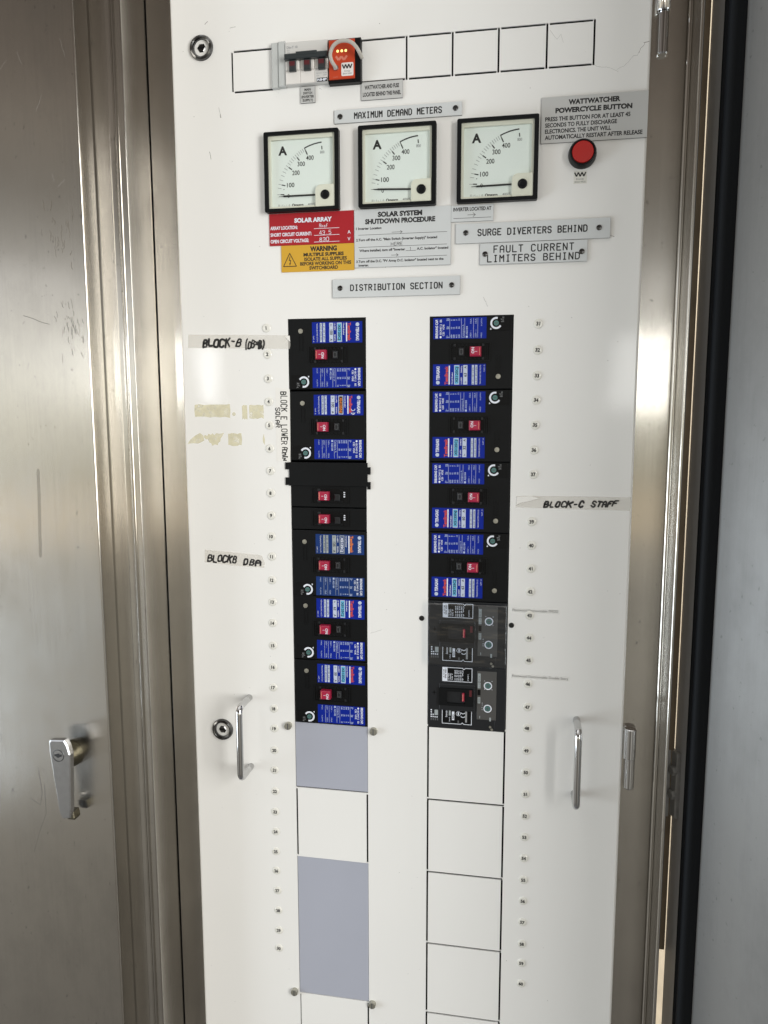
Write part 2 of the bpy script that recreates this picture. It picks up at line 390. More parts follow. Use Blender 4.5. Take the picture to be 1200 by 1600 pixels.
# engraver's single-line alphabet on a 4 x 6 grid
FONT = {k: [[tuple(float(n) for n in p.split(',')) for p in st.split()] for st in v.split('|')] for k, v in {
 'A': '0,0 0,4.6 1.4,6 2.6,6 4,4.6 4,0|0.2,2.6 3.8,2.6', 'B': '0,0 0,6 2.8,6 3.7,5.2 3.7,4 2.8,3.2 0.2,3.2|2.8,3.2 4,2.3 4,0.9 3,0 0.2,0',
 'C': '4,5 3,6 1,6 0,5 0,1 1,0 3,0 4,1', 'D': '0,0 0,6 2.6,6 4,4.8 4,1.2 2.6,0 0.2,0', 'E': '4,6 0,6 0,0 4,0|0.2,3.1 2.8,3.1',
 'F': '4,6 0,6 0,0|0.2,3.1 2.8,3.1', 'G': '4,5 3,6 1,6 0,5 0,1 1,0 3,0 4,1 4,2.8 2.4,2.8', 'H': '0,0 0,6|4,0 4,6|0.2,3 3.8,3',
 'I': '2,0 2,6|1,6 1.8,6|2.2,6 3,6|1,0 1.8,0|2.2,0 3,0', 'K': '0,0 0,6|4,6 0.3,2.8|1.4,3.7 4,0', 'L': '0,6 0,0 4,0',
 'M': '0,0 0,6 2,3.2 4,6 4,0', 'N': '0,0 0,6 4,0 4,6', 'O': '1,0 0,1 0,5 1,6 3,6 4,5 4,1 3,0 1.1,0', 'R': '0,0 0,6 2.8,6 4,5.1 4,4 2.8,3 0.2,3|2,2.9 4,0',
 'S': '4,5 3,6 1,6 0,5 0,4 1,3.2 3,2.8 4,2 4,1 3,0 1,0 0,1', 'T': '0,6 4,6|2,5.8 2,0', 'U': '0,6 0,1 1,0 3,0 4,1 4,6', 'V': '0,6 2,0 4,6',
 'W': '0,6 1,0 2,3.6 3,0 4,6', 'X': '0,0 4,6|0,6 1.8,3.2|2.2,2.8 4,0', 'P': '0,0 0,6 3,6 4,5 4,4 3,3 0.2,3', 'Y': '0,6 2,3 4,6|2,2.9 2,0',
 '-': '0.6,2.8 3.4,2.8', '(': '3,6.8 1.6,5 1.4,2 2.6,-1', ')': '1,6.8 2.6,5 2.6,1.6 1,-1', '0': '1,0 0,1 0,5 1,6 3,6 4,5 4,1 3,0 1.1,0',
 '3': '0,5.2 1,6 3,6 4,5 4,4 3,3.2 1.6,3.2|3,3.1 4,2.2 4,1 3,0 1,0 0,0.9', '4': '3,0 3,6 0,1.8 4,1.8', '5': '4,6 0.3,6 0.2,3.4 2.6,3.6 4,2.5 3.8,0.8 2.6,0 0,0.3',
 '8': '2,3.2 0.5,4.2 0.7,5.6 2,6 3.4,5.5 3.4,4.2 2,3.2 0.2,2 0.4,0.4 2,0 3.8,0.4 3.8,2 2.1,3.1', 'f': '1,0 1,5 2,6 3,5.6|0,3.2 2.6,3.2', 'o': '1,0 0.3,1 0.4,2.6 1.6,3.2 3,2.4 3,1 2,0 1.1,0',
 '1': '2,0 2,6 1,5', '.': '1.8,0 2.2,0.2'}.items()}
def smooth(p):
    if len(p) < 3: return p
    o = [p[0]]
    for i in range(len(p) - 1):
        a, b = p[i], p[i + 1]
        if i: o.append((a[0] * .72 + b[0] * .28, a[1] * .72 + b[1] * .28))
        if i < len(p) - 2: o.append((a[0] * .28 + b[0] * .72, a[1] * .28 + b[1] * .72))
    return o + [p[-1]]
def strokes(mb, body, x0, x1, z0, z1, wd, d, m, rot=0, jit=0., slant=0., gap=2.4, drop=0.):
    n = len(body); units = n * 4 + (n - 1) * gap; ku = ((x1 - x0) if rot == 0 else (z1 - z0)) / units
    kv = ((z1 - z0) if rot == 0 else (x1 - x0)) / 6
    for i, ch in enumerate(body):
        if ch == ' ': continue
        a = random.uniform(-jit, jit) * .8; b = 1 + random.uniform(-jit, jit) * .2; ro = random.uniform(-jit, jit) * .22; wu = 1 + random.uniform(-jit, jit) * .18
        for st in FONT[ch]:
            pts = []
            for (u, v) in st:
                if jit: u += random.uniform(-jit, jit) * .45; v += random.uniform(-jit, jit) * .4
                u, v = 2 + (u - 2) * wu * math.cos(ro) - (v - 3) * math.sin(ro) * .8, 3 + (u - 2) * math.sin(ro) + (v - 3) * math.cos(ro)
                uu = (i * (4 + gap) + u + slant * v) * ku; vv = (v * b + a + drop * i) * kv
                pts.append((x0 + uu, z0 + vv) if rot == 0 else (x0 + vv, z1 - uu))
            mb.ribbon(smooth(pts) if jit > .5 else pts, wd * (1 + random.uniform(-.18, .18) * (jit > 0)), d, m)

# ================================================================== CABINET
ZB, ZT = 330., 2040.
def extrude(mb, prof, z0, z1, m, smooth=False):
    """profile [(x, d)] swept upright"""
    a = [mb.V(x, z0, d) for x, d in prof]; b = [mb.V(x, z1, d) for x, d in prof]
    for i in range(len(prof) - 1): mb.F((a[i], a[i + 1], b[i + 1], b[i]), m, smooth)
def rnd(cx, cd, r, a0, a1, n=6): return [(cx + r * math.cos(R(a0 + (a1 - a0) * k / n)), cd + r * math.sin(R(a0 + (a1 - a0) * k / n))) for k in range(n + 1)]

cab = thing('switchboard_cabinet', 'stainless steel cabinet frame with folded gutter lips around the white panel', 'cabinet', -200, ZB)
C0 = (-200., ZB, 0.)
lp = MB(*C0)
extrude(lp, [(-262, 46), (-205.5, 46)] + [(-204.5, 47)] + [(-203.5, 56)], ZB, ZT, STEEL2)
extrude(lp, [(-203.5, 56)] + rnd(-201.8, 56.5, 1.7, 180, 95, 6) + [(-197.5, 57.9)] + rnd(-196.2, 56.6, 1.5, 80, 0, 5) + [(-194.6, 54)], ZB, ZT, STEEL2, True)
extrude(lp, [(-194.6, 54), (-193.4, 54), (-193.4, 59)], ZB, ZT, STEEL2)
extrude(lp, [(-193.4, 59)] + rnd(-192.2, 59.2, 1.2, 180, 90, 6) + [(-189.8, 60.0)], ZB, ZT, STEEL2, True)
extrude(lp, [(-189.8, 60.0), (-189.4, 58.6), (-182.5, 59)] + rnd(-182.5, 57.5, 1.5, 90, 0, 4) + [(-181, 56), (-181, -3)], ZB, ZT, STEEL2)
lp.build('frame_post', cab)
MB(*C0).box(-179.6, -139, ZB, ZT, -30, -3.5, STEEL2, .6).build('edge_strip', cab)
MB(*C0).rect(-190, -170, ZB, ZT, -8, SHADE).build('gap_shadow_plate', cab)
rpost = MB(*C0)
extrude(rpost, [(476.5, -3), (476, 45)] + rnd(478, 48, 2, 180, 0, 8) + [(480, 44), (480, -100)], ZB, ZT, STEEL2, True)
extrude(rpost, rnd(474.2, .5, 2.6, 200, -20, 10), ZB, ZT, STEEL2, True)
rpost.build('frame_post', cab)
MB(*C0).box(480.6, 494.4, 690, ZT, 2, 6, RUSTY, .5).build('return_flange', cab)
MB(*C0).box(420, 476.4, ZB, ZT, -30, -3.5, STEEL2, .4).build('edge_strip', cab)
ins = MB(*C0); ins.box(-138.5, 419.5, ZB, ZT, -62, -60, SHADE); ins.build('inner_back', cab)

# closed neighbouring door, left
ldoor = thing('cabinet_door', 'closed stainless steel door with lever handle, left of the white panel', 'door', -500, ZB, 50)
LD = (-500., ZB, 50.)
sk = MB(*LD)
extrude(sk, [(-900, 50), (-900, 80), (-232.2, 80)], ZB, ZT, STEEL)
extrude(sk, [(-232.2, 80)] + rnd(-232.2, 78, 2, 90, 0, 6)[1:] + [(-230.2, 76)], ZB, ZT, STEEL, True)
extrude(sk, [(-230.2, 76), (-230.2, 49)], ZB, ZT, STEEL)
sk.build('door_skin', ldoor)
mk = MB(*LD)
def wob(x0, z0, x1, z1, n, j): return [(x0 + (x1 - x0) * i / n + random.uniform(-j, j), z0 + (z1 - z0) * i / n + random.uniform(-j, j)) for i in range(n + 1)]
for _ in range(34):                                              # rubbed dark marks near the edge
    x = random.gauss(-256, 11); z = random.gauss(1493, 15); mk.ribbon(wob(x, z, x + random.uniform(-1, 3), z - random.uniform(3, 12), 3, .8), random.uniform(.3, .9), 80.08, SCUFFD)
for _ in range(26):
    x = random.gauss(-262, 12); z = random.gauss(1606, 18); mk.ribbon(wob(x, z, x + random.uniform(-2, 2), z - random.uniform(4, 14), 3, .8), random.uniform(.4, 1.2), 80.08, SMEAR)
mk.ribbon(wob(-318, 1502, -284, 1490, 5, .6), .9, 80.2, SCUFFD)
mk.ribbon(wob(-311, 1308, -315, 1196, 8, .5), 4.4, 80.1, SMEAR)
mk.ribbon([(-352, 858), (-338, 850), (-334, 868), (-338, 905)], .5, 80.2, SCUFFD)
mk.ribbon([(-352, 780), (-340, 815), (-330, 838), (-330, 880)], .5, 80.2, SCUFFD)
for (x, z, dx, dz) in ((-330, 1790, 10, 12), (-300, 1795, -6, 14), (-285, 1742, 9, 16), (-345, 1685, 6, 11), (-262, 1652, 10, 9), (-249, 1820, 6, -20), (-268, 1668, 2, -8), (-320, 1560, 12, 5)):
    mk.ribbon(wob(x, z, x + dx, z + dz, 4, .7), random.uniform(.3, .55), 80.15, SCUFFL)
for (x, z, r) in ():
    mk.ribbon([(x + r * math.cos(a * .5) * random.uniform(.8, 1.1), z + 1.3 * r * math.sin(a * .5)) for a in range(1, 9)], .8, 80.12, SCUFFL)
for _ in range(70):
    x = random.uniform(-400, -238); z = random.uniform(560, 1500); mk.plate(circ(x, z, random.uniform(.3, 1.1), 7), 80.1, random.choice((SMEAR, SCUFFD, SMEAR)))
mk.build('scuff_mark', ldoor)['kind'] = 'stuff'
lv = MB(*LD)
lv.lathe(-287, 928.5, [(17.5, 80), (17.5, 83), (15.5, 89), (13.5, 102)], CAST)
lv.prism([(x - 10.3, z - 7.7) for x, z in ((-289, 963), (-287, 966), (-267, 967), (-263, 960), (-260, 948), (-263.5, 872), (-265, 860), (-276, 858), (-280, 866), (-289, 950))], 100, 109, SATIN, 1.4, smooth=False)
lv.prism([(x - 10.3, z - 7.7) for x, z in ((-276, 865), (-276, 858), (-272, 854), (-263, 854), (-262.5, 857), (-264, 865))], 89, 103, CAST, 1.5)
lever = lv.build('lever_handle', ldoor)
kl = MB(*LD); kx, kz = -286.8, 938.3
kl.lathe(kx, kz, [(8.2, 108.5), (8.2, 109.5), (7.5, 109.7), (7.3, 109.2), (0, 109.3)], SATIN, mats=[SATIN, INKK, INKK, SATIN])
kl.box(kx - 5, kx + 5, kz - 1, kz + 1.6, 109, 109.8, INKK); kl.prism(circ(kx, kz, 2.8, 14), 109, 109.75, INKK)
kl.build('key_lock', lever)

# open door, right
TH = 25.
rdoor = thing('cabinet_door', 'open stainless steel door with black rubber seal, at the right edge', 'door', 497, ZB, 0)
rdoor.rotation_euler = (0, 0, R(TH - 90))
def RM(): return MB(0, 0, 0)
H = ZT - ZB
fl = RM(); extrude(fl, [(0, -32), (0, 0)] + [(1, 1.2), (30, 1.2), (30, -6)], 0, H, FLANGE); fl.build('hinge_flange', rdoor)
se = RM(); extrude(se, [(31, -4), (31, 6)] + rnd(35, 6, 4, 180, 20, 5) + [(40, 5.5)] + rnd(45.5, 6.5, 6, 175, 0, 8) + [(52, -4)], 0, H, RUBBER, True); se.build('door_seal', rdoor)
pn = RM()
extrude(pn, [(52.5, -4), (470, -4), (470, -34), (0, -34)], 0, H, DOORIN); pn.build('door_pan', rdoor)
hg = MB(497., ZB, 0.)
hgp = RM(); hz = 876 - ZB
hgp.box(-3, 14, hz, hz + 86, 1.2, 7, HING, 1.2); 
hinge = hgp.build('hinge_leaf', rdoor)
for zz in (938, 907):
    b = RM(); b.prism(circ(9.5, zz - ZB, 6.4, 6), 7, 12, HING, 1.2); b.build('bolt', hinge)
hk = MB(*C0); hk.vcyl(487, -2, [(0, 874), (9, 874), (9, 962), (0, 962)], HING); hk.build('hinge_knuckle', cab)

wl = MB(480., ZB, -90.); wl.box(482, 1500, ZB, ZT, -160, -95, WALL, back=True)
tag(wl.build('wall'), 'beige wall seen through the gap beside the open door', 'wall')

# ================================================================== WHITE PANEL
PX0, PX1, PZ0, PZ1 = -146., 433., 345., 2025.
pan = thing('escutcheon_panel', 'tall white enamel panel with rectangular cutouts and two chrome pulls', 'panel', 143, PZ0)
P0 = (143., PZ0, 0.)
LX0, LX1, RX0, RX1 = 0.6, 102.6, 183.2, 286.
holes = [(LX0, LX1, 866., 1499.6), (LX0, LX1, 553., 763.6), (RX0, RX1, 970.3, 1498.6), (-12, 99., 1777.6, 1824.6)]
SL = 2.4
holes += [(LX0, LX0 + SL, 765.5, 864.2), (LX1 - SL, LX1, 764, 864.2), (LX0 + 1, LX0 + 2.4, 350, 551.2), (LX1 - SL, LX1, 350, 551)]
for zt, zb in ((968.6, 866.8), (864.4, 762.2), (760, 656.2), (654, 551), (549, 448), (446, 350)):
    holes += [(RX0, RX0 + SL, zb + .6, zt - .3), (RX1 - SL, RX1, zb + .2, zt - .6)]
    if zb > 400: holes.append((RX0 + .2, RX1 - .4, zb - 2.8, zb - .4))
xs = [(-65, -13.4), (99.4, 152.3), (154.9, 207.2), (209.8, 261), (263.4, 316.2), (318.8, 369.2)]
holes += [(-66.8, -64.4, 1777.6, 1823.6)]
for i, (a, b) in enumerate(xs):
    a2 = a + 1.6 if i != 1 else a
    holes += [(a2, min(b, -13) if i == 0 else b - .8, 1822.9, 1825.3), (a2, -13 if i == 0 else b - .8, 1775.8, 1778.2)]
    if i: holes.append((b + .2, b + 2.4, 1775.9, 1825.2))
gx = sorted({PX0 + 3, PX1 - 3} | {h[0] for h in holes} | {h[1] for h in holes}); gz = sorted({PZ0, PZ1} | {h[2] for h in holes} | {h[3] for h in holes})
sh = MB(*P0); vid = {}
def gv(x, z, d):
    k = (x, z, d)
    if k not in vid: vid[k] = sh.V(x, z, d)
    return vid[k]
def inhole(x, z): return any(h[0] < x < h[1] and h[2] < z < h[3] for h in holes)
solid = [[not inhole((gx[i] + gx[i + 1]) / 2, (gz[j] + gz[j + 1]) / 2) for j in range(len(gz) - 1)] for i in range(len(gx) - 1)]
for i in range(len(gx) - 1):
    for j in range(len(gz) - 1):
        x0, x1, z0, z1 = gx[i], gx[i + 1], gz[j], gz[j + 1]
        if solid[i][j]:
            sh.F((gv(x0, z0, 0), gv(x1, z0, 0), gv(x1, z1, 0), gv(x0, z1, 0)), PAINT)
            for (ii, jj, a, b) in ((i - 1, j, (x0, z0), (x0, z1)), (i + 1, j, (x1, z1), (x1, z0)), (i, j - 1, (x1, z0), (x0, z0)), (i, j + 1, (x0, z1), (x1, z1))):
                if 0 <= ii < len(gx) - 1 and 0 <= jj < len(gz) - 1 and not solid[ii][jj]:
                    sh.F((gv(*a, 0), gv(*b, 0), gv(*b, -2), gv(*a, -2)), PAINT)
extrude(sh, [(PX0 - 0, -22)] + [(PX0, -3)] + rnd(PX0 + 3, -3, 3, 180, 90, 6), PZ0, PZ1, PAINT, True)
extrude(sh, rnd(PX1 - 3, -3, 3, 90, 0, 6) + [(PX1, -22)], PZ0, PZ1, PAINT, True)
sheet = sh.build('panel_sheet', pan)
# pull handles
def pull(x):
    p = MB(*P0); pts = []
    for k in range(9): a = R(90 * k / 8); pts.append((x, 991 - 9 + 9 * math.cos(a) , 31 + 9 * math.sin(a)))
    lo = [(x, 891 + 9 - 9 * math.cos(R(90 * k / 8)), 31 + 9 * math.sin(R(90 * k / 8))) for k in range(8, -1, -1)]
    p.tube([(x, 991, 0), (x, 991, 15)] + pts + lo + [(x, 891, 15), (x, 891, 0)], 4.5, CHROME, 18)
    p.build('pull_handle', pan)
pull(-64.); pull(375.2)
# quarter-turn locks
def qlock(x, z):
    l = MB(*P0)
    l.lathe(x, z, [(15.2, 0), (15.2, 1.2), (14.2, 3.2), (12.2, 4.2), (10.8, 3.6), (9.6, 1.0), (9.2, -3), (0, -3)], DCHROME, mats=[BLACK, DCHROME, DCHROME, DCHROME, DCHROME, BLACK2, BLACK2])
    o = l.build('quarter_turn_lock', pan)
    k = MB(*P0); k.prism(circ(x, z, 6.2, 6), -3, 1.2, DCHROME, 1.6); k.box(x - 4.4, x + 4.4, z - 1.2, z + 1.2, 1.1, 1.5, BLACK2)
    k.build('lock_spindle', o)
qlock(-105., 1832.); qlock(-104.2, 942.)
# lift-off hinges
def hingeb(x, z0, z1, zm, r0, r1):
    a = MB(*P0); a.vcyl(x - 1, 2, [(0, zm), (r1 - .6, zm), (r1, zm + .8), (r1, z1 - .8), (r1 - 1, z1), (0, z1)], CHROME); h = a.build('hinge', pan)
    b = MB(*P0); b.vcyl(x, 0, [(0, z0), (r0 - 1.2, z0), (r0, z0 + 1.5), (r0, zm - .5), (0, zm - .5)], CHROME); b.build('hinge_pin_barrel', h)
    MB(*P0).box(x - 6, x + 8, z0 - 8, z1 + 12, -20, -3.3, SHADE).build('hinge_backing', h) if False else None
hingeb(442.5, 904, 985, 945, 6.4, 7.6); hingeb(445.5, 1781, 1880, 1826, 5.8, 7.6)
# slotted thumb screws beside the fillers, black plugs beside the breakers
for i, (x, z) in enumerate(((-8.4, 955), (110.8, 955.8), (-6.2, 554.6), (107.5, 551.2))):
    t = MB(*P0); t.lathe(x, z, [(5.2, 0), (5.2, 4.2), (4.6, 5), (0, 5.2)], SCREW, 18); t.box(x - .6, x + .6, z - 4.4, z + 4.4, 5.1, 5.3, INKD); t.build('slotted_screw', pan)
for x, z in ((175.1, 1114.6), (290.6, 1110.8)):
    MB(*P0).lathe(x, z, [(3.5, 0), (3.3, .8), (0, .9)], PLUG, 16).build('hole_plug', pan)
# scuffs and scratches on the enamel
sc = MB(*P0)
sc.ribbon(wob(366, 1777, 398, 1768, 7, 1.0), .4, .06, FAINT); sc.ribbon(wob(398, 1768, 421, 1786, 8, 1.2), .4, .06, FAINT); sc.ribbon(wob(421, 1786, 426, 1796, 3, .8), .5, .06, SCUFF); sc.ribbon(wob(425, 1795, 431, 1797, 3, .6), .9, .06, SCUFF)
sc.ribbon([(321, 1817), (326, 1810), (329, 1807), (333, 1812), (336, 1803)], .3, .06, FAINT)
sc.ribbon(wob(-85, 1760, -82, 1749, 3, .5), .7, .06, FAINT); sc.ribbon(wob(-83, 1752, -82.4, 1748.6, 2, .2), .9, .1, SCUFFD); sc.ribbon(wob(-99, 1709, -97, 1700, 3, .5), .7, .06, SCUFF)
sc.ribbon(wob(-100, 1859, -96, 1862, 2, .3), .8, .06, SCUFF); sc.ribbon(wob(-67, 1852, -60, 1853, 2, .3), .5, .06, SCUFF)
sc.ribbon(wob(107, 1091, 122, 1096, 5, .6), .5, .06, FAINT); sc.ribbon(wob(249, 1520, 254, 1509, 4, .6), .5, .06, FAINT)
sc.ribbon(wob(395, 1587, 400, 1585, 3, .4), .6, .06, SCUFF)
for (x, z) in ((-2.5, 1829.5), (-1, 1830.5), (3, 1831), (-8, 1774), (-6, 1772.6), (-9.4, 1767.5), (-5.6, 1767), (47, 1775.2), (48.4, 1773.4), (46.6, 1773.8), (57, 1829), (-12.5, 1776)):
    sc.plate([(x + random.uniform(-.7, .7), z + random.uniform(-1.2, 1.2)) for _ in range(3)], .08, CHIP)
for _ in range(90):
    x = random.choice((random.uniform(-140, -12), random.uniform(108, 178), random.uniform(292, 425))); z = random.uniform(470, 1890)
    sc.plate(circ(x, z, random.uniform(.15, .5), 6), .07, random.choice((SCUFF, SCUFF, SCUFFD)))
sc.build('scuff_mark', pan)['kind'] = 'stuff'
# yellowed tape residue
def torn(x0, x1, z0, z1, j=1.2, n=7):
    return [(x0 + (x1 - x0) * i / n, z0 + random.uniform(-j, j)) for i in range(n + 1)] + [(x1 + random.uniform(-j, j), z0 + (z1 - z0) * .5)] + \
           [(x1 - (x1 - x0) * i / n, z1 + random.uniform(-j, j) * .6) for i in range(n + 1)] + [(x0 + random.uniform(-j, j), z0 + (z1 - z0) * .5)]
for args in ((-130, -81, 1375, 1391.5), (-64, -57, 1373, 1390.5), (-54, -34.5, 1373.6, 1390.6), (-84.5, -66, 1337.6, 1353.5)):
    MB(*P0).plate(torn(*args), .1, RESID).build('tape_residue', pan)
MB(*P0).plate(circ(-75.5, 1379, 2.6, 9), .1, RESID).build('tape_residue', pan)
MB(*P0).plate([(-142, 1339.5), (-138, 1345), (-130, 1351), (-124, 1354), (-119.5, 1351), (-118, 1344), (-122, 1342), (-127, 1340), (-134, 1340.5)], .1, RESID).build('tape_residue', pan)
MB(*P0).plate([(-119, 1349), (-117, 1351.5), (-113.5, 1350.4), (-112, 1353), (-108.6, 1351.8), (-106, 1353.6), (-103.6, 1351.2), (-101, 1353.8), (-96, 1353.2), (-90, 1354.5), (-92.4, 1350), (-95, 1347), (-95.6, 1343), (-98.4, 1341), (-99, 1338), (-103, 1339), (-107, 1337.2), (-108.4, 1340.6), (-111, 1341.6), (-113, 1345.8), (-116, 1346)], .1, RESID).build('tape_residue', pan)
MB(*P0).plate([(-36.5, 1347), (-34.8, 1353.5), (-33.6, 1346), (-33.8, 1338.6), (-36, 1342)], .1, RESID).build('tape_residue', pan)

# ================================================================== FILLERS
def filler(x0, x1, z0, z1, label):
    f = MB(x0, z0, -2.); f.box(x0, x1, z0, z1, -4, -.6, GREYPL, .4); return tag(f.build('filler_plate'), label, 'filler plate', 'grey filler plates below the left breakers')
filler(LX0 + .4, LX1 - .4, 867.2, 960.5, 'shorter grey filler plate directly under the left breakers')
filler(LX0 + .4, LX1 - .4, 553.6, 763.2, 'longer grey filler plate low in the left column')

# ================================================================== BREAKERS WITH BLUE LABELS
def blue_breaker(label, blue=BLUE):
    t = thing('circuit_breaker', label, 'breaker', 0, 0, 0)
    b = RM(); b.box(.7, 102, -89.6, -.4, -30, .4, BLACK, .7)
    b.frame(rrect(27.5, 77.5, -57.5, -35), rrect(29, 76, -56.3, -36.2), .4, 1.5, BLACK, -3)
    b.build('body', t)
    rc = RM(); rc.rect(29, 76, -56.2, -36.3, .55, BLACK2)
    for k in range(8):
        for zz in (-39.6, -56): rc.box(35 + 5 * k, 37.6 + 5 * k, zz + .2, zz + 3.2, .5, 1.3 if k in (0, 7) else 1.0, CHAR if k in (0, 7) else BLACK, .2)
    for xx in (30.2, 32.6, 71.4, 74): rc.box(xx, xx + 1.4, -55, -37.4, .5, 1.1, BLACK, .2)
    rc.build('toggle_slot', t)
    tg = RM(); tg.box(38.4, 52, -51.8, -40, .5, 9, REDT, 1.2); tg.rect(39.6, 40.4, -50.6, -41.4, 9.03, PINK)
    toggle = tg.build('toggle', t)
    RM().text('ON', 46.6, -43.4, 3.3, 9.06, INKW, rot=-90, bold=.01).text('I', 43, -45.6, 2.6, 9.06, INKW, rot=-90).build('lettering', toggle)
    bt = RM(); bt.box(59.4, 66.2, -50.8, -41.4, .5, 3, CHAR, .8); bt.ribbon([(61, -49), (61, -43.2), (64.6, -43.2), (64.6, -49), (61.2, -49)], .5, 3.02, INKD); bt.build('trip_button', t)
    l1 = RM(); l1.rect(32.6, 98, -31.2, -5, .62, blue)
    l1.rect(76.9, 78.4, -29.5, -6.4, .66, INKW)
    for (a, c, mm) in ((65.2, 71.6, LBOX), (55.2, 60.4, LBOX), (47, 49.8, LBOX), (43, 45.8, LBOX)): l1.rect(a, c, -30, -6.2, .66, mm)
    l1.build('rating_label', t)
    l2 = RM(); l2.rect(32.6, 98, -87.6, -62, .62, blue)
    for xx in (59, 63, 43, 48.2, 77.4): l2.rect(xx, xx + .35, -86.5, -63, .66, LBOX)
    data = l2.build('data_label', t)
    tx = RM()
    tx.text('BREAKING CAP.', 92.2, -63, 2.9, .7, INKW, width=23, rot=-90, bold=.02)
    tx.text('\u25cf IEC947-2  BS', 87.6, -63, 2.2, .7, INKW, width=22.5, rot=-90, bold=.015); tx.text('CEI  VDE', 84.2, -65.5, 2.2, .7, INKW, width=14, rot=-90, bold=.015)
    for xx, a, c, e in ((80, 'V~', 'Icu', 'Ics'), (78.2, 'V', 'kA', 'kA'), (74.4, '690', '10', '5'), (71.4, '500', '15', '8'), (68.2, '415', '30', '7'), (65, '240', '50', '13')):
        for zz, q in ((-63, a), (-74, c), (-84, e)): tx.text(q, xx, zz, 1.9, .7, INKM, rot=-90, bold=.02)
    tx.text('Category A', 60.1, -63, 2.1, .7, INKM, width=16, rot=-90); tx.text('\u25a0 AS2184', 55.4, -63, 2.1, .7, INKM, width=14, rot=-90, bold=.02)
    tx.text('240V ~', 50.8, -63, 1.9, .7, INKM, width=9, rot=-90); tx.text('10kA', 50.8, -80, 1.9, .7, INKM, width=6, rot=-90)
    tx.text('250V \u2014', 44.6, -63, 2, .7, INKM, width=10, rot=-90); tx.text('10kA', 44.6, -80, 2, .7, INKM, width=6, rot=-90)
    tx.text('MADE', 38, -63, 1.5, .7, INKM, width=6, rot=-90); tx.text('IN JAPAN', 38, -77, 1.5, .7, INKM, width=9, rot=-90)
    tx.build('lettering', data)
    dl = RM(); dl.box(3.4, 28.4, -89.2, -71, .4, 1.0, BLACK2, .2)
    dial = dl.build('dial_plate', t)
    ar = [(20.8 + 6.1 * math.cos(R(a)), -80 + 6.1 * math.sin(R(a))) for a in range(150, -115, -15)]
    dr = RM(); dr.ribbon(ar, 2.3, 1.06, INKW, cap=False); dr.plate([(26.2, -72.4), (28.2, -72.2), (27.6, -74.6)], 1.06, INKW)
    dr.text('SEP', 11.6, -82.6, 1.6, 1.06, INKG, rot=0); dr.text('CAL', 11.6, -85, 1.6, 1.06, INKG); dr.text('M', 11.6, -87.6, 1.8, 1.06, INKG); dr.build('dial_scale', dial)
    dk = RM(); dk.lathe(20.8, -80, [(3.1, .9), (3.1, 1.8), (0, 1.9)], TEAL, 16); dk.box(18.9, 22.7, -80.4, -79.6, 1.85, 2.0, INKD); dk.build('dial_knob', dial)
    RM().lathe(17.4, -15.8, [(3.2, .4), (3.0, 1.1), (0, 1.3)], SCREW, 14).build('cover_screw', t)
    RM().frame(rrect(15.4, 20.2, -41, -21), rrect(16, 19.6, -40.4, -21.6), .4, .9, BLACK, .1).build('test_slot', t)
    return t
def rating(t, amps, model, box=CYAN, boxink=INKK, ce=False, tem=INKR, white=LBOX):
    p = [c for c in t.children if c.name.startswith('rating_label')][0]
    x = RM()
    x.plate(circ(91.8, -8.8, 2.4, 16), .7, LBOX); x.text('TERASAKI', 89.9, -12, 3.7, .7, INKW, width=16.5, rot=-90, bold=.02)
    x.text('TemBreak', 79.2, -6.4, 3.9, .7, tem, width=22.5, rot=-90, bold=.022)
    x.text('Circuit Breaker', 73.2, -6.6, 1.7, .7, INKW, width=15, rot=-90, bold=.015)
    x.rect(66, 70.8, -29, -7.2, .7, box); x.text(model, 66.9, -8.4, 3.0, .74, boxink, width=19.4, rot=-90, bold=.02)
    x.text('Ui 690V', 61.7, -6.6, 1.7, .7, INKW, width=9, rot=-90, bold=.01); x.text('50/60Hz', 61.7, -20.6, 1.7, .7, INKW, width=8.5, rot=-90, bold=.01)
    x.text('In', 56.6, -8, 2.3, .72, INKK, rot=-90); x.text(amps, 56.2, -18, 3.3, .72, INKK, align='C', rot=-90, bold=.012); x.text('A', 56.4, -25.8, 2.7, .72, INKK, rot=-90, bold=.01)
    x.text('Ir  63\u2014100  A 40\u00b0C', 47.6, -7, 1.5, .72, INKK, width=20, rot=-90, bold=.01); x.text('Ue 415V  3POLE 50Hz', 43.6, -7, 1.5, .72, INKK, width=21, rot=-90, bold=.01)
    x.text('TERASAKI ELECTRIC CO.LTD', 38.6, -6.6, 1.5, .7, INKW, width=23, rot=-90); x.text('CAT. A', 34, -22, 1.3, .7, INKW, width=8, rot=-90)
    if ce:
        for zz in (-24.5, -29): x.ribbon([(84.4 + 2.5 * math.cos(R(a)), zz + 2.5 * math.sin(R(a)) + 1.5) for a in range(190, 351, 20)][::-1], .7, .7, INKW)
        x.ribbon([(84.4, -29.8), (84.4, -27.6)], .6, .75, INKW)
    x.build('lettering', p)

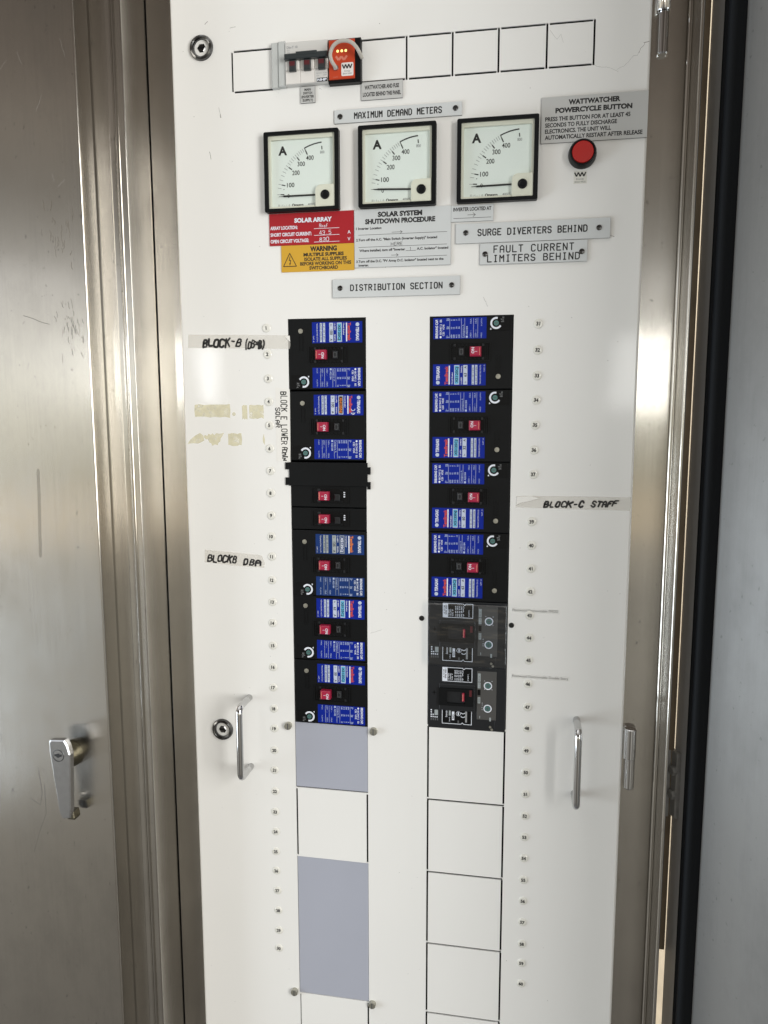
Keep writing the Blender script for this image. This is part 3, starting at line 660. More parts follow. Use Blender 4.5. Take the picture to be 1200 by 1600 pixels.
GL = 'black circuit breakers with blue labels, left column'; GR = 'black circuit breakers with blue labels, right column'
lab = ['black breaker with blue 100 A label and cyan model box, topmost in left column',
       'black breaker with blue 100 A label, CE mark and black model box',
       'black breaker with faded lighter blue labels reading 125 A, below the two unlabelled breakers',
       'black breaker with blue label reading 63 A in the left column',
       'black breaker with blue label reading 50 A, directly above the grey filler plate']
b0 = blue_breaker(lab[0]); b0.location = (0, 0, 1.4998); b0['group'] = GL
plan = [('L', 1.0, 1408.6, lab[1], '100', 'XH125NJ', INKK, INKO, True), ('L', 1.0, 1227.2 - 0, lab[2], '125', 'XS125CJ', BLUE2, INKW, False), ('L', 1.0, 1140.4, lab[3], '63', 'XS125CJ', CYAN, INKK, False), ('L', 1.0, 1050.2, lab[4], '50', 'XS125CJ', CYAN, INKK, False),
        ('R', 285.8, 1408.9, 'black breaker with blue label reading 63 A, topmost in the right column', '63', 'XS125CJ', CYAN, INKK, False), ('R', 285.8, 1318.9, 'black breaker with blue label reading 32 A in the right column', '32', 'XS125CJ', CYAN, INKK, False),
        ('R', 285.8, 1229.2, 'black breaker with blue label reading 60 A in the right column', '60', 'XS125NJ', CYAN, INKK, False), ('R', 285.8, 1139.4, 'black breaker with blue label reading 63 A, directly above the two dark grey breakers', '63', 'XS125CJ', CYAN, INKK, False)]
made = []
for side, x, z, lb, amps, model, bx, bi, ce in plan:
    o = dup(b0, x, z, lb, GL if side == 'L' else GR, None if side == 'L' else math.pi)
    made.append((o, amps, model, bx, bi, ce))
rating(b0, '100', 'XS125CJ')
for o, amps, model, bx, bi, ce in made: rating(o, amps, model, bx, bi, ce, INKO if amps == '125' else INKR)
# the faded breaker has its own lighter label material
fb = made[1][0]
for c in fb.children:
    if c.name.startswith(('rating_label', 'data_label')):
        c.data = c.data.copy()
        for i, m in enumerate(c.data.materials):
            if m == BLUE: c.data.materials[i] = BLUE2
            if m == LBOX: c.data.materials[i] = GBOX

# two narrow breakers without labels + black cover with side tabs
def narrow(z0, z1, zt, label):
    t = thing('circuit_breaker', label, 'breaker', 0, z0, 0, 'narrow unlabelled black breakers, left column'); o = (0., z0, 0.)
    b = MB(*o); b.box(LX0 + .5, LX1 - .3, z0 + .4, z1 - .4, -30, .2, BLACK, .6); b.frame(rrect(29, 79, zt - 10.5, zt + 10.5), rrect(30.2, 77.8, zt - 9.6, zt + 9.6), .2, 1.2, BLACK, -2); b.build('body', t)
    s = MB(*o); s.rect(30.2, 77.8, zt - 9.5, zt + 9.5, .4, BLACK2)
    for xx in (37, 67):
        for zz in (zt - 9, zt + 6): s.box(xx, xx + 4, zz, zz + 3, .4, 1.1, CHAR if xx == 37 else BLACK, .2)
    for k in range(3): s.box(72, 74, zt + 3.6 - 2.7 * k, zt + 5.2 - 2.7 * k, .4, .8, INKW)
    s.build('toggle_slot', t)
    g = MB(*o); g.box(40, 53.6, zt - 5.6, zt + 5.8, .4, 9, REDT, 1.2); g.rect(41, 42.2, zt - 4.6, zt + 4.8, 9.03, PINK); tg = g.build('toggle', t)
    MB(*o).text('ON', 48.4, zt + 2.6, 3.2, 9.06, INKW, rot=-90, bold=.01).text('I', 44.4, zt + .4, 2.6, 9.06, INKW, rot=-90).build('lettering', tg)
    MB(*o).box(60, 67.4, zt - 6.6, zt + 2, .4, 3, CHAR, .8).build('trip_button', t)
narrow(1257.6, 1291, 1273.2, 'narrow black breaker without label, directly below the black tabbed cover')
narrow(1227.6, 1257.2, 1243, 'narrow black breaker without label, between its twin and the faded blue label')
cv = MB(0., 1286., 0.)
cv.box(LX0 - 1.5, LX1 + 1.4, 1285.6, 1316.4, -2, 2.2, BLACK, .6)
for (x0, x1, z0, z1) in ((-6, -.6, 1307, 1316.2), (-6, -.6, 1286.4, 1296.4), (103.6, 108, 1301.6, 1311), (103.6, 108, 1282.4, 1292)): cv.box(x0, x1, z0, z1, .2, 2.0, BLACK, .5)
tag(cv.build('cover_plate'), 'black plastic cover strip with square tabs gripping both edges of the left cutout', 'cover')

# ================================================================== DARK GREY MOULDED BREAKERS
def grey_breaker(label):
    t = thing('circuit_breaker', label, 'breaker', 0, 0, 0, 'dark grey moulded breakers, right column')
    b = RM(); b.box(.6, 102.2, -87, -.4, -30, .4, CHAR, .8); b.box(88, 101.4, -86, -2, .2, .9, CHAR, .3); b.box(15.5, 62, -61, -25, .3, 2.2, CHAR, .8); b.build('body', t)
    f = RM(); f.box(65, 90, -71, -5.5, .3, 1.2, GREYP, .3)
    for (z0, z1) in ((-19.5, -8.5), (-28.5, -20.5), (-49, -40.5)): f.rect(66, 69.4, z0, z1, 1.25, GBOX)
    f.rect(65.6, 69.6, -38, -30.5, 1.25, BLACK2)
    fas = f.build('setting_panel', t)
    tx = RM(); tx.text('Ir  100-160A', 67, -9, 1.3, 1.3, INKK, width=9.6, rot=-90); tx.text('OFF  ON', 67, -21, 1.3, 1.3, INKK, width=6.6, rot=-90); tx.text('TRIP', 67, -41.4, 1.4, 1.3, INKK, width=6, rot=-90)
    for zz in (-19, -30): tx.text('A', 74, zz, 1.5, 1.3, INKW); tx.text('A', 83.4, zz, 1.5, 1.3, INKW)
    for k in range(4): tx.text(str(6 + k), 71.4, -49 - 3 * k, 1.5, 1.3, INKW)
    tx.build('lettering', fas)
    for zz in (-24.4, -55.2):
        d = RM(); d.lathe(79, zz, [(5.4, 1.2), (5.4, 1.8), (4.0, 1.8), (3.6, 1.3), (3.4, 2.0), (0, 2.1)], INKW, 22, mats=[GREYP, INKW, INKD, TEAL, TEAL]); dd = d.build('setting_dial', t)
        q = RM(); q.box(76.6, 81.4, zz - .4, zz + .4, 2.05, 2.2, INKD); q.box(78.6, 79.4, zz - 2.4, zz + 2.4, 2.05, 2.2, INKD); q.build('dial_slot', dd)
    r = RM(); r.frame(rrect(15.8, 60.5, -53.4, -30), rrect(26, 50, -50, -34), 2.2, 4.4, BLACK, -7); r.rect(26, 50, -50, -34, -6, SHADE)
    for k in range(4): r.box(28 + 4 * k, 29.2 + 4 * k, -49.6, -34.4, -6, -1 - k, BLACK, .2)
    r.rect(55.2, 58.4, -39.6, -31, 4.45, DULLR); r.build('toggle_slot', t)
    RM().box(46, 48.8, -46.4, -35.4, -6, 6, REDT, .8, side=REDT).rect(46.6, 47.4, -45.4, -36.4, 6.03, PINK).build('toggle', t)
    for (z0, z1, top) in ((-21.4, -3, True), (-79.4, -58.6, False)):
        l = RM(); l.rect(19.8, 58, z0, z1, .6 if not top else .6, BLACK2)
        xs_ = [19.8, 58.2]; nb = 47.6 if top else 46.4
        out_ = [(xs_[0], z0), (xs_[0], z1), (nb - 2, z1), (nb, z1 - 1.9), (nb + 2, z1), (xs_[1], z1), (xs_[1], z0), (xs_[0] + .3, z0)] if top else [(xs_[0], z1), (xs_[0], z0), (nb - 2, z0), (nb, z0 + 1.9), (nb + 2, z0), (xs_[1], z0), (xs_[1], z1), (xs_[0] + .3, z1)]
        l.ribbon(out_, .75, .66, INKW)
        if top: l.rect(20.2, 26.2, z0 + .4, z1 - .4, .7, INKW)
        else: l.rect(32.6, 35.8, z0 + 5, z1 - 4, .7, INKW); l.rect(28.6, 31, z0 + 11, z1 - 3, .7, GBOX); l.rect(50, 52.4, z0 + 3, z1 - 3, .7, INKG)
        pl = l.build('rating_label', t)
        x = RM()
        if top:
            x.text('100A 36kA', 22.8, z1 - 2, 2.2, .75, INKK, width=13, rot=-90, bold=.02); x.text('MCCB  3P', 20.7, z1 - 3, 1.5, .75, INKK, width=11, rot=-90, bold=.015)
            for k, q in enumerate(('Ui 690V', 'Uimp 8kV', 'Ue V', '690 20 15', '500 36 30', '415 50 50', '240 85 85', 'Cat. A')): x.text(q, 28 + 2.5 * k, z0 + 2 if k < 3 else z1 - 3, 1.45, .75, INKW, width=9 if k < 3 else 14, rot=90 if k < 3 else -90, bold=.02)
            x.text('IEC60947-2', 54, z0 + 1.6, 1.5, .75, INKW, width=9, rot=90)
        else:
            x.text('XS160NJ', 24.6, z1 - 3, 1.9, .75, INKW, width=9, rot=-90, bold=.02); x.text('50/60Hz', 28.8, z1 - 12, 1.4, .75, INKW, width=6, rot=-90); x.text('ON', 33.2, z1 - 8, 2.2, .75, INKK, width=6, rot=-90, bold=.02)
            x.ribbon([(41 + 2.9 * math.cos(R(a)), z1 - 6.6 + 2.9 * math.sin(R(a))) for a in range(0, 361, 30)], .5, .72, INKW); x.rect(40.2, 41.8, z1 - 8.6, z1 - 4.6, .74, INKW)
            for zz in (z1 - 4, z1 - 9): x.ribbon([(47 + 2.6 * math.cos(R(a)), zz + 1.7 * math.sin(R(a)) - .6) for a in range(200, 341, 20)], .9, .72, INKW)
            x.rect(40, 42, z0 + 1.4, z0 + 5, .7, INKD)
        x.build('lettering', pl)
    k = RM()
    for (x, z, s_) in ((4.4, -61.4, 1.7), (4.4, -64.4, 1.7), (4.4, -67.6, 1.7), (4.4, -70.6, 1.7), (7, -67.6, 1.6), (7, -70.6, 1.6), (9.6, -70.8, 1.6), (12.2, -70.8, 1.6)): k.rect(x, x + s_, z - s_, z, .48, INKW)
    k.rect(9.6, 14.2, -69.2, -61.8, .48, GBOX)
    for q in range(4): k.rect(4.4 + 2.8 * q, 6 + 2.8 * q, -76.4, -73.4, .48, INKD)
    k.build('status_print', t); k = RM()
    k.plate(circ(9, -38, 1.4, 12), .48, BLACK2); k.ribbon([(6, -38), (12, -38)], .6, .5, BLACK2); k.ribbon([(9, -41), (9, -35)], .6, .5, BLACK2)
    k.build('cross_mark', t); k = RM()
    k.rect(81.4, 83.6, -72.4, -67.4, 1.28, GBOX); k.rect(68.6, 69.4, -69.4, -66, 1.3, GBOX)
    k.build('panel_marking', t)
    sc_ = RM()
    for (x, z) in ((82.6, -80.6), (84.8, -84)): sc_.lathe(x, z, [(1.7, .4), (1.5, 1.1), (0, 1.2)], SCREW, 12)
    sc_.build('cover_screw', t)
    return t
g0 = grey_breaker('dark grey moulded breaker with twin round dials, upper of two, beside sticker 44'); g0.location = (RX0 / 1000, 0, 1.1392)
dup(g0, RX0, 1053.4, 'dark grey moulded breaker with twin round dials, lower of two, above the white knockouts')
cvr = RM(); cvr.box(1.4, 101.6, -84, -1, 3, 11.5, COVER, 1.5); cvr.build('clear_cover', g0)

# ================================================================== METERS
def meter(label, ang):
    t = thing('panel_meter', label, 'meter', 0, 0, 0, 'square analogue ammeters')
    b = RM(); b.frame(rrect(-47.6, 47.6, -47.6, 47.6, 2), rrect(-42.6, 42.4, -43.4, 43.2, 1.2), 0, 8.2, BLACK, 3.4)
    b.build('bezel', t)
    f = RM(); f.frame(rrect(-42.6, 42.4, -43.4, 43.2, 1.2), rrect(-39.8, 39.6, -40.6, 38.6, 1.2), 3.0, 5.4, CREAM, 2.2); f.build('inner_rim', t)
    c = RM(); c.rect(-39.8, 39.6, -40.6, 38.6, 2.0, DIAL)
    face = c.build('dial_face', t)
    s = RM(); px, pz = 29.6, -28.
    def tick(a, r0, r1, wd, m=INKK): s.ribbon([(px + r0 * math.cos(R(a)), pz + r0 * math.sin(R(a))), (px + r1 * math.cos(R(a)), pz + r1 * math.sin(R(a)))], wd, 2.1, m, cap=False)
    for a in (177.5, 166, 143.8, 128.4, 115.4): tick(a, 53.4, 58.4, 1.3)
    tick(94.5, 53.4, 57.6, 1.2)
    for a in (177.5, 170.3, 166, 161, 155.8, 151.4, 147.4, 143.8, 140.4, 137.2, 134.2, 131.2, 128.4, 125.6, 123, 120.4, 118, 115.4): tick(a, 57.8, 62.6, .55, INKG)
    s.ribbon([(px + 62 * math.cos(R(a)), pz + 62 * math.sin(R(a))) for a in (115.4, 111.8, 108.3, 104.8, 101.3, 97.8, 94.3)], 1.5, 2.1, INKK, cap=False)
    tick(115.4, 57.5, 62, .9); tick(171, 54, 55, 1.0)
    s.build('scale', face)
    n = RM(); n.text('A', -25, 21.6, 9.6, 2.1, INKK, align='C', bold=.03)
    for q, x, z in (('100', -15.4, -17.2), ('200', -8.4, -3.0), ('300', -1.4, 7.2), ('400', 9.8, 13.8)): n.text(q, x, z, 5.2, 2.1, INKK, align='C', width=9.6)
    n.text('0', -18.4, -29.6, 4.2, 2.05, INKK, align='C'); n.text('800', 25.6, 20.6, 3.2, 2.1, INKG, align='C', width=5.6)
    n.text('Qmasco', -14.2, -40.2, 3.0, 2.1, INKK, width=15, bold=.03); n.text('\u25a3 1.5 ~ \u22a5 \u2606', -32, -40.2, 2.6, 2.1, INKG, width=16); n.text('400/5', 6.4, -40.2, 3.0, 2.1, INKG, width=9.4)
    n.build('lettering', face)
    d = RM(); a = R(ang); e = Vector((px, pz)); v = Vector((math.cos(a), math.sin(a))); w_ = Vector((-v.y, v.x))
    d.prism([tuple(e + v * 12 + w_ * 1.0), tuple(e + v * 54 + w_ * 1.0), tuple(e + v * 54.5 + w_ * .3), tuple(e + v * 60 + w_ * .2), tuple(e + v * 60 - w_ * .2), tuple(e + v * 54.5 - w_ * .3), tuple(e + v * 54 - w_ * 1.0), tuple(e + v * 12 - w_ * 1.0)], 3.0, 3.5, INKK)
    d.build('needle', t)
    k = RM(); k.prism(rrect(17.2, 42.3, -43.3, -17, 7, 5, (0, 0, 0, 1)), 2.2, 7.0, CREAM, .5); k.build('corner_cover', t)
    z = RM(); z.lathe(29.9, -29.2, [(5.7, 7), (5.6, 7.8), (4.6, 8.2), (3.2, 7.6), (2.9, 8.0), (0, 7.9)], BLACK, 24); z.build('zero_adjuster', t)
    g = RM(); g.plate(rrect(-42.5, 42.3, -43.3, 43.1, 1), 7.1, GLASS); g.build('glass', t)
    return t
m0 = meter('black framed square ammeter on the left, above the red label', 180.0); m0.location = (.0234, 0, 1.6770)
def turn(o, deg):
    for c in o.children:
        if c.name.startswith('needle'):
            px, pz = .0296, -.028; r = Matrix.Translation((px, 0, pz)) @ Matrix.Rotation(R(deg), 4, 'Y') @ Matrix.Translation((-px, 0, -pz)); c.matrix_local = r
m1 = dup(m0, 143.0, 1677.2, 'black framed square ammeter in the middle, above the shutdown procedure label'); turn(m1, 2.4)
m2 = dup(m0, 263.2, 1677.2, 'black framed square ammeter nearest the red push button'); turn(m2, -.6)

# ================================================================== TOP ROW: MCB, RED MONITOR
mc = thing('miniature_circuit_breaker', 'pale grey three pole miniature breaker with black tie bar', 'breaker', 30, 1777)
MC = (30., 1777., 0.)
b = MB(*MC); b.box(5.4, 58.8, 1777.2, 1826, -20, 8, MCB, .5); b.box(6, 58.6, 1811.4, 1825.4, 6, 9, MCB, .6)
for x0, x1 in ((6.2, 24.6), (25, 42.4), (42.8, 58.6)): b.box(x0, x1, 1777.6, 1792.6, 6, 9.4, MCBL if x0 < 40 else MCB, .4)
for x0 in (6.2, 25, 42.8): b.box(x0, x0 + 17, 1793, 1805, 6, 9.8, MCBL, 1.2)
b.build('body', mc)
tb = MB(*MC); tb.box(6.4, 60, 1803.6, 1810.0, 9, 16, TIE, .9); tb.box(21, 47, 1807, 1811.4, 9, 16.5, TIE, .8); tb.build('tie_bar', mc)
for x0 in (11.6, 30.1, 47.9):
    g = MB(*MC); g.box(x0, x0 + 8.4, 1790.8, 1803.2, 8, 14, TIE, 1.0); g.rect(x0 + .8, x0 + 7.6, 1796.4, 1801.6, 14.05, DULLR); g.build('toggle', mc)
lt = MB(*MC); lt.text('Din-T 10', 8, 1818.2, 2.6, 9.1, INKG, width=13.6, bold=.02); lt.text('6kA', 8, 1815.4, 1.6, 9.1, INKG); lt.text('C32', 8, 1812.8, 1.6, 9.1, INKG)
lt.box(45.2, 58.4, 1777.8, 1782.2, 9, 9.5, INKK); lt.text('NHP', 51.8, 1778.7, 2.6, 9.56, INKW, align='C', width=11.6, bold=.03)
lt.text('240/415V', 44.4, 1786.8, 1.4, 9.5, INKG, width=7); lt.text('ON', 44.8, 1784, 1.5, 9.5, INKG); lt.text('C32 6kA', 52.6, 1787, 1.4, 9.5, INKG, width=5.4); lt.text('OFF', 53, 1784.4, 1.5, 9.5, INKG, width=5)
lt.build('lettering', mc)
fs = MB(-5., 1776., 0.); fs.box(-12.8, -3.8, 1776, 1828.4, -1, 5.2, FILL, .8); fs.box(-3.6, 5.2, 1776.6, 1828.4, -1, 7.2, FILL, .8)
tag(fs.build('pole_filler'), 'grey plastic pole filler strip left of the pale miniature breaker', 'filler strip')
rm = thing('power_monitor', 'orange faced monitor box with three amber lamps and looped cable', 'monitor', 78, 1777)
RMm = (78., 1777., 0.)
b = MB(*RMm); b.box(59.6, 99.6, 1774.6, 1824.4, -12, 9.0, BLACK, .8); b.box(92.4, 99.2, 1775.4, 1823.6, 8, 10, BLACK, .6); b.build('body', rm)
b = MB(*RMm); b.box(60.8, 92.6, 1778.4, 1822.8, 8.5, 11, ORANGE, .7); b.build('face_plate', rm)
for x in (71.9, 77, 81.9):
    l = MB(*RMm); l.lathe(x, 1809.6, [(1.7, 11), (1.6, 11.4), (0, 11.6)], LED, 14, mats=[INKK, LED]); l.build('status_lamp', rm)
g = MB(*RMm)
def wmark(mb, x, z, h, wdt, wd, d, m):
    n = 6; mb.ribbon([(x + wdt * i / n, z + (h if i % 2 == 0 else 0)) for i in range(n + 1)], wd, d, m, cap=False)
g.ribbon([(69.6, 1804.2), (73, 1799.6), (76.2, 1803.6), (79.6, 1799.6), (83.2, 1804)], 2.6, 11.05, PINK, cap=False)
g.text('WATT', 66, 1780, 1.5, 11.05, PINK, width=6); g.build('emblem', rm)
st = MB(*RMm); st.prism(rrect(76.2, 91, 1781.2, 1796.2, 1.5), 11, 11.25, MCBL); stk = st.build('sticker', rm)
g = MB(*RMm); wmark(g, 77.6, 1789.6, 4.6, 11.6, 1.5, 11.3, INKK); g.text('Energy', 83.6, 1786, 1.6, 11.3, INKD, align='C', width=7); g.text('BRIGHT MINDS', 83.6, 1783, 1.6, 11.3, INKD, align='C', width=11); g.build('lettering', stk)
cb = MB(*RMm)
cp = [(102, 1799, 12), (99.5, 1804, 18), (97, 1808, 20), (92.6, 1812.6, 21), (87.6, 1815.3, 21), (81, 1816.4, 21), (75, 1815.5, 21), (69.6, 1812.2, 21), (66.2, 1807.6, 20), (65, 1801.8, 20), (66.2, 1796.2, 18), (68.8, 1792, 15), (70.2, 1790, 11)]
cs = []
for i in range(len(cp) - 1):
    p0, p1, p2, p3 = (Vector(cp[max(0, i - 1)]), Vector(cp[i]), Vector(cp[i + 1]), Vector(cp[min(len(cp) - 1, i + 2)]))
    for k in range(4):
        u = k / 4; cs.append(.5 * ((2 * p1) + (p2 - p0) * u + (2 * p0 - 5 * p1 + 4 * p2 - p3) * u * u + (3 * p1 - p0 - 3 * p2 + p3) * u ** 3))
cs.append(Vector(cp[-1]))
cb.tube(cs, 2.2, CABLE, 12); cb.lathe(69.6, 1791, [(3.4, 11), (3.0, 13), (0, 13.6)], SATIN, 14); cb.build('cable', rm)

# ================================================================== LABELS
def plate(name, label, cat, x0, x1, z0, z1, m, th=2.0, screws=(), side=EDGE, d0=0., group=None):
    o = (x0, z0, d0); p = MB(*o); p.box(x0, x1, z0, z1, d0, d0 + th, m, .25, side=side)
    t = tag(p.build(name), label, cat, group)
    for (x, z) in screws:
        s = MB(*o); s.lathe(x, z, [(3.3, d0 + th), (3.1, d0 + th + .7), (1.6, d0 + th + 1.1), (0, d0 + th + 1.1)], DCHROME, 18); s.box(x - 2.2, x + 2.2, z - .35, z + .35, d0 + th + 1.05, d0 + th + 1.2, INKK); s.box(x - .35, x + .35, z - 2.2, z + 2.2, d0 + th + 1.05, d0 + th + 1.25, INKK)
        so = s.build('fixing_screw', None); so.parent = t; so.location = (0, 0, 0)
    return t, MB(*o), d0 + th + .04
def letter(mb, t): 
    o = mb.build('lettering'); o.parent = t; o.location = (0, 0, 0); return o

t, l, d = plate('sign_plate', 'engraved plate reading MAXIMUM DEMAND METERS', 'sign', 64.8, 220.4, 1731, 1746.6, ALU, screws=((72, 1738.8), (212.8, 1739.4)))
strokes(l, 'MAXIMUM DEMAND METERS', 90, 196, 1735.4, 1742, 1.35, d, INKK); letter(l, t)
t, l, d = plate('sign_plate', 'engraved plate reading DISTRIBUTION SECTION', 'sign', 60.4, 220.4, 1524, 1546.4, ALU, screws=((70.1, 1535.6), (210.2, 1535.4)))
strokes(l, 'DISTRIBUTION SECTION', 83.6, 198.4, 1532.2, 1539, 1.4, d, INKK); letter(l, t)
t, l, d = plate('sign_plate', 'engraved plate reading SURGE DIVERTERS BEHIND', 'sign', 214.3, 395.4, 1583.6, 1606.7, ALU, screws=((226.7, 1596), (382.7, 1595.7)))
strokes(l, 'SURGE DIVERTERS BEHIND', 241.4, 368.8, 1592.2, 1599.2, 1.45, d, INKK); letter(l, t)
t, l, d = plate('sign_plate', 'engraved plate reading FAULT CURRENT LIMITERS BEHIND', 'sign', 244, 370, 1558, 1582.8, ALU, screws=((250.2, 1570.4), (363.8, 1569.4)))
strokes(l, 'FAULT CURRENT', 260.8, 354, 1571.8, 1579.4, 1.35, d, INKK, gap=2.8); strokes(l, 'LIMITERS BEHIND', 253.3, 361, 1561, 1568.4, 1.35, d, INKK, gap=2.6); letter(l, t)

t, l, d = plate('sign_plate', 'grey plate headed WATTWATCHER POWERCYCLE BUTTON', 'sign', 313, 432.4, 1693, 1744, ALU2, 1.9)
l.text('WATTWATCHER', 372.6, 1734.6, 5.0, d, INKK, width=58, align='C', bold=.042); l.text('POWERCYCLE BUTTON', 372, 1726, 5.0, d, INKK, width=86, align='C', bold=.042)
for i, (q, wd) in enumerate((('PRESS THE BUTTON FOR AT LEAST 45', 95.6), ('SECONDS TO FULLY DISCHARGE', 81), ('ELECTRONICS. THE UNIT WILL', 74.6), ('AUTOMATICALLY RESTART AFTER RELEASE', 109.6))):
    l.text(q, 317.6, 1717.4 - 6.75 * i, 4.3, d, INKK, width=wd, bold=.024)
letter(l, t)
t, l, d = plate('sign_plate', 'small plate reading WATTWATCHER AND FUSE LOCATED BEHIND THIS PANEL', 'sign', 98.6, 149.2, 1755.6, 1776.2, ALU2, 1.9)
l.text('WATTWATCHER AND FUSE', 123.8, 1767.8, 4.3, d, INKK, width=42, align='C', bold=.024); l.text('LOCATED BEHIND THIS PANEL', 123.8, 1759.8, 4.3, d, INKK, width=46.5, align='C', bold=.024); letter(l, t)
t, l, d = plate('sign_plate', 'tiny plate reading MAIN SWITCH (INVERTER SUPPLY)', 'sign', 22.4, 40.6, 1757.6, 1776.4, ALU2, 1.9)
for i, (q, wd) in enumerate((('MAIN', 8), ('SWITCH', 11.4), ('(INVERTER', 16), ('SUPPLY)', 13))): l.text(q, 31.5, 1771.6 - 4.1 * i, 2.7, d, INKK, width=wd, align='C', bold=.024)
letter(l, t)
t, l, d = plate('sign_plate', 'red plate reading SOLAR ARRAY with handwritten white values', 'sign', -21.2, 88, 1590.1, 1629, REDL, 1.3, side=REDL)
l.text('SOLAR ARRAY', 36, 1617.4, 4.8, d, INKW, width=48.6, align='C', bold=.042)
for i, (q, wd) in enumerate((('ARRAY LOCATION:', 35.6), ('SHORT CIRCUIT CURRENT:', 53.6), ('OPEN CIRCUIT VOLTAGE:', 50))):
    z = 1609.6 - 8.1 * i; l.text(q, -19.8, z, 3.9, d, INKW, width=wd, bold=.024); l.rect(37, 69.6, z - .9, z - .35, d, INKW)
l.text('A', 80, 1601.4, 3.9, d, INKW); l.text('V', 80, 1593.2, 3.9, d, INKW)
strokes(l, 'Roof', 44, 55, 1610.4, 1614.4, .5, d, INKW, jit=.4, gap=1.2); strokes(l, '43.5', 44, 59, 1601.8, 1606.2, .5, d, INKW, jit=.4, gap=1.4); strokes(l, '830', 44, 56, 1593.6, 1598, .5, d, INKW, jit=.3, gap=1.4)
letter(l, t)
t, l, d = plate('sign_plate', 'yellow WARNING MULTIPLE SUPPLIES plate with lightning triangle', 'sign', -6.2, 88.4, 1557.4, 1589.9, YEL, 1.3, side=YEL)
l.text('WARNING', 49, 1582, 5.4, d, INKK, width=34.6, align='C', bold=.042); l.text('MULTIPLE SUPPLIES', 49, 1576, 3.8, d, INKK, width=52, align='C', bold=.035)
for i, (q, wd) in enumerate((('ISOLATE ALL SUPPLIES', 55), ('BEFORE WORKING ON THIS', 66), ('SWITCHBOARD', 37))): l.text(q, 51.5 if i < 2 else 49, 1570.4 - 5.4 * i, 3.9, d, INKK, width=wd, align='C', bold=.024)
l.ribbon([(-3.4, 1564.4), (5, 1580.4), (13.6, 1564.4), (-2.6, 1564.4)], .95, d, INKK); l.ribbon([(5.4, 1576.4), (4.2, 1571.6), (6.2, 1571.8), (5.2, 1566.8)], .8, d, INKK); l.plate([(4.2, 1568.2), (6.3, 1568.2), (5.1, 1565.6)], d + .1, INKK); letter(l, t)
t, l, d = plate('sign_plate', 'white plate headed SOLAR SYSTEM SHUTDOWN PROCEDURE with numbered steps', 'sign', 88.8, 208.6, 1559.6, 1628.9, ALU, 1.8)
l.text('SOLAR SYSTEM', 146, 1619.6, 5.3, d, INKK, width=55, align='C', bold=.042); l.text('SHUTDOWN PROCEDURE', 146, 1611.6, 5.3, d, INKK, width=87, align='C', bold=.042)
for q, x, z, wd in (('1 Inverter Location', 91, 1605, 32), ('2.Turn off the A.C. "Main Switch (Inverter Supply)" located', 91, 1591.4, 101), ('Where installed, turn off "Inverter', 95, 1578.6, 57.6), ('A.C. Isolator" located', 167, 1578.6, 38.6), ('3.Turn off the D.C. "PV Array D.C. Isolator" located next to the', 91, 1565.6, 109), ('inverter.', 94, 1561, 13)): l.text(q, x, z, 2.75, d, INKK, width=wd, bold=.024)
for z, x0, x1 in ((1598.4, 94, 204), (1583.8, 94, 204), (1570.6, 94, 204), (1577.8, 153.4, 166)): l.rect(x0, x1, z, z + .45, d, INKK)
for x0, x1, z in ((136, 149, 1600.6), (135.4, 144, 1573.4)): l.ribbon([(x0, z), (x1, z)], .45, d, INKK); l.ribbon([(x1 - 2.4, z + 1.6), (x1, z), (x1 - 2.4, z - 1.6)], .45, d, INKK)
strokes(l, 'HERE', 135, 149, 1585, 1588.4, .5, d, INKK, jit=.4, gap=1.5); strokes(l, '1', 158, 160.4, 1578.6, 1582, .45, d, INKK); letter(l, t)
t, l, d = plate('sign_plate', 'small plate reading INVERTER LOCATED AT above an arrow', 'sign', 208.8, 259.4, 1609.2, 1628.2, ALU, 1.8)
l.text('INVERTER LOCATED AT', 234, 1621.6, 3.9, d, INKK, width=45.6, align='C', bold=.024); l.rect(211.6, 256.8, 1613.0, 1613.5, d, INKK); l.ribbon([(228.6, 1616.8), (238, 1616.8)], .5, d, INKK); l.ribbon([(235.2, 1619), (238, 1616.8), (235.2, 1614.6)], .5, d, INKK); letter(l, t)

# push button
pb = thing('push_button', 'red push button in a black collar below the grey plate', 'button', 361, 1679); o = (361., 1679., 0.)
MB(*o).lathe(361, 1678.6, [(16.2, 0), (16.2, 2), (15.6, 8), (14.6, 11), (13, 11.6), (12.4, 9)], BLACK, 36).build('collar', pb)
MB(*o).lathe(361, 1678.6, [(12.2, 9), (12.2, 11.4), (11.6, 12.2), (0, 12.4)], BTN, 36).build('button_cap', pb)
t, l, d = plate('sticker', 'tiny white sticker with zigzag emblem below the red push button', 'sticker', 351.7, 367.1, 1646.4, 1661, STICK, .15, side=STICK)
wmark(l, 353, 1654.6, 4.6, 12.6, 1.5, d, INKK); l.text('Energy', 359.4, 1651, 1.7, d, INKD, align='C', width=8.6); l.text('BRIGHT MINDS', 359.4, 1647.6, 1.7, d, INKD, align='C', width=12.4); letter(l, t)

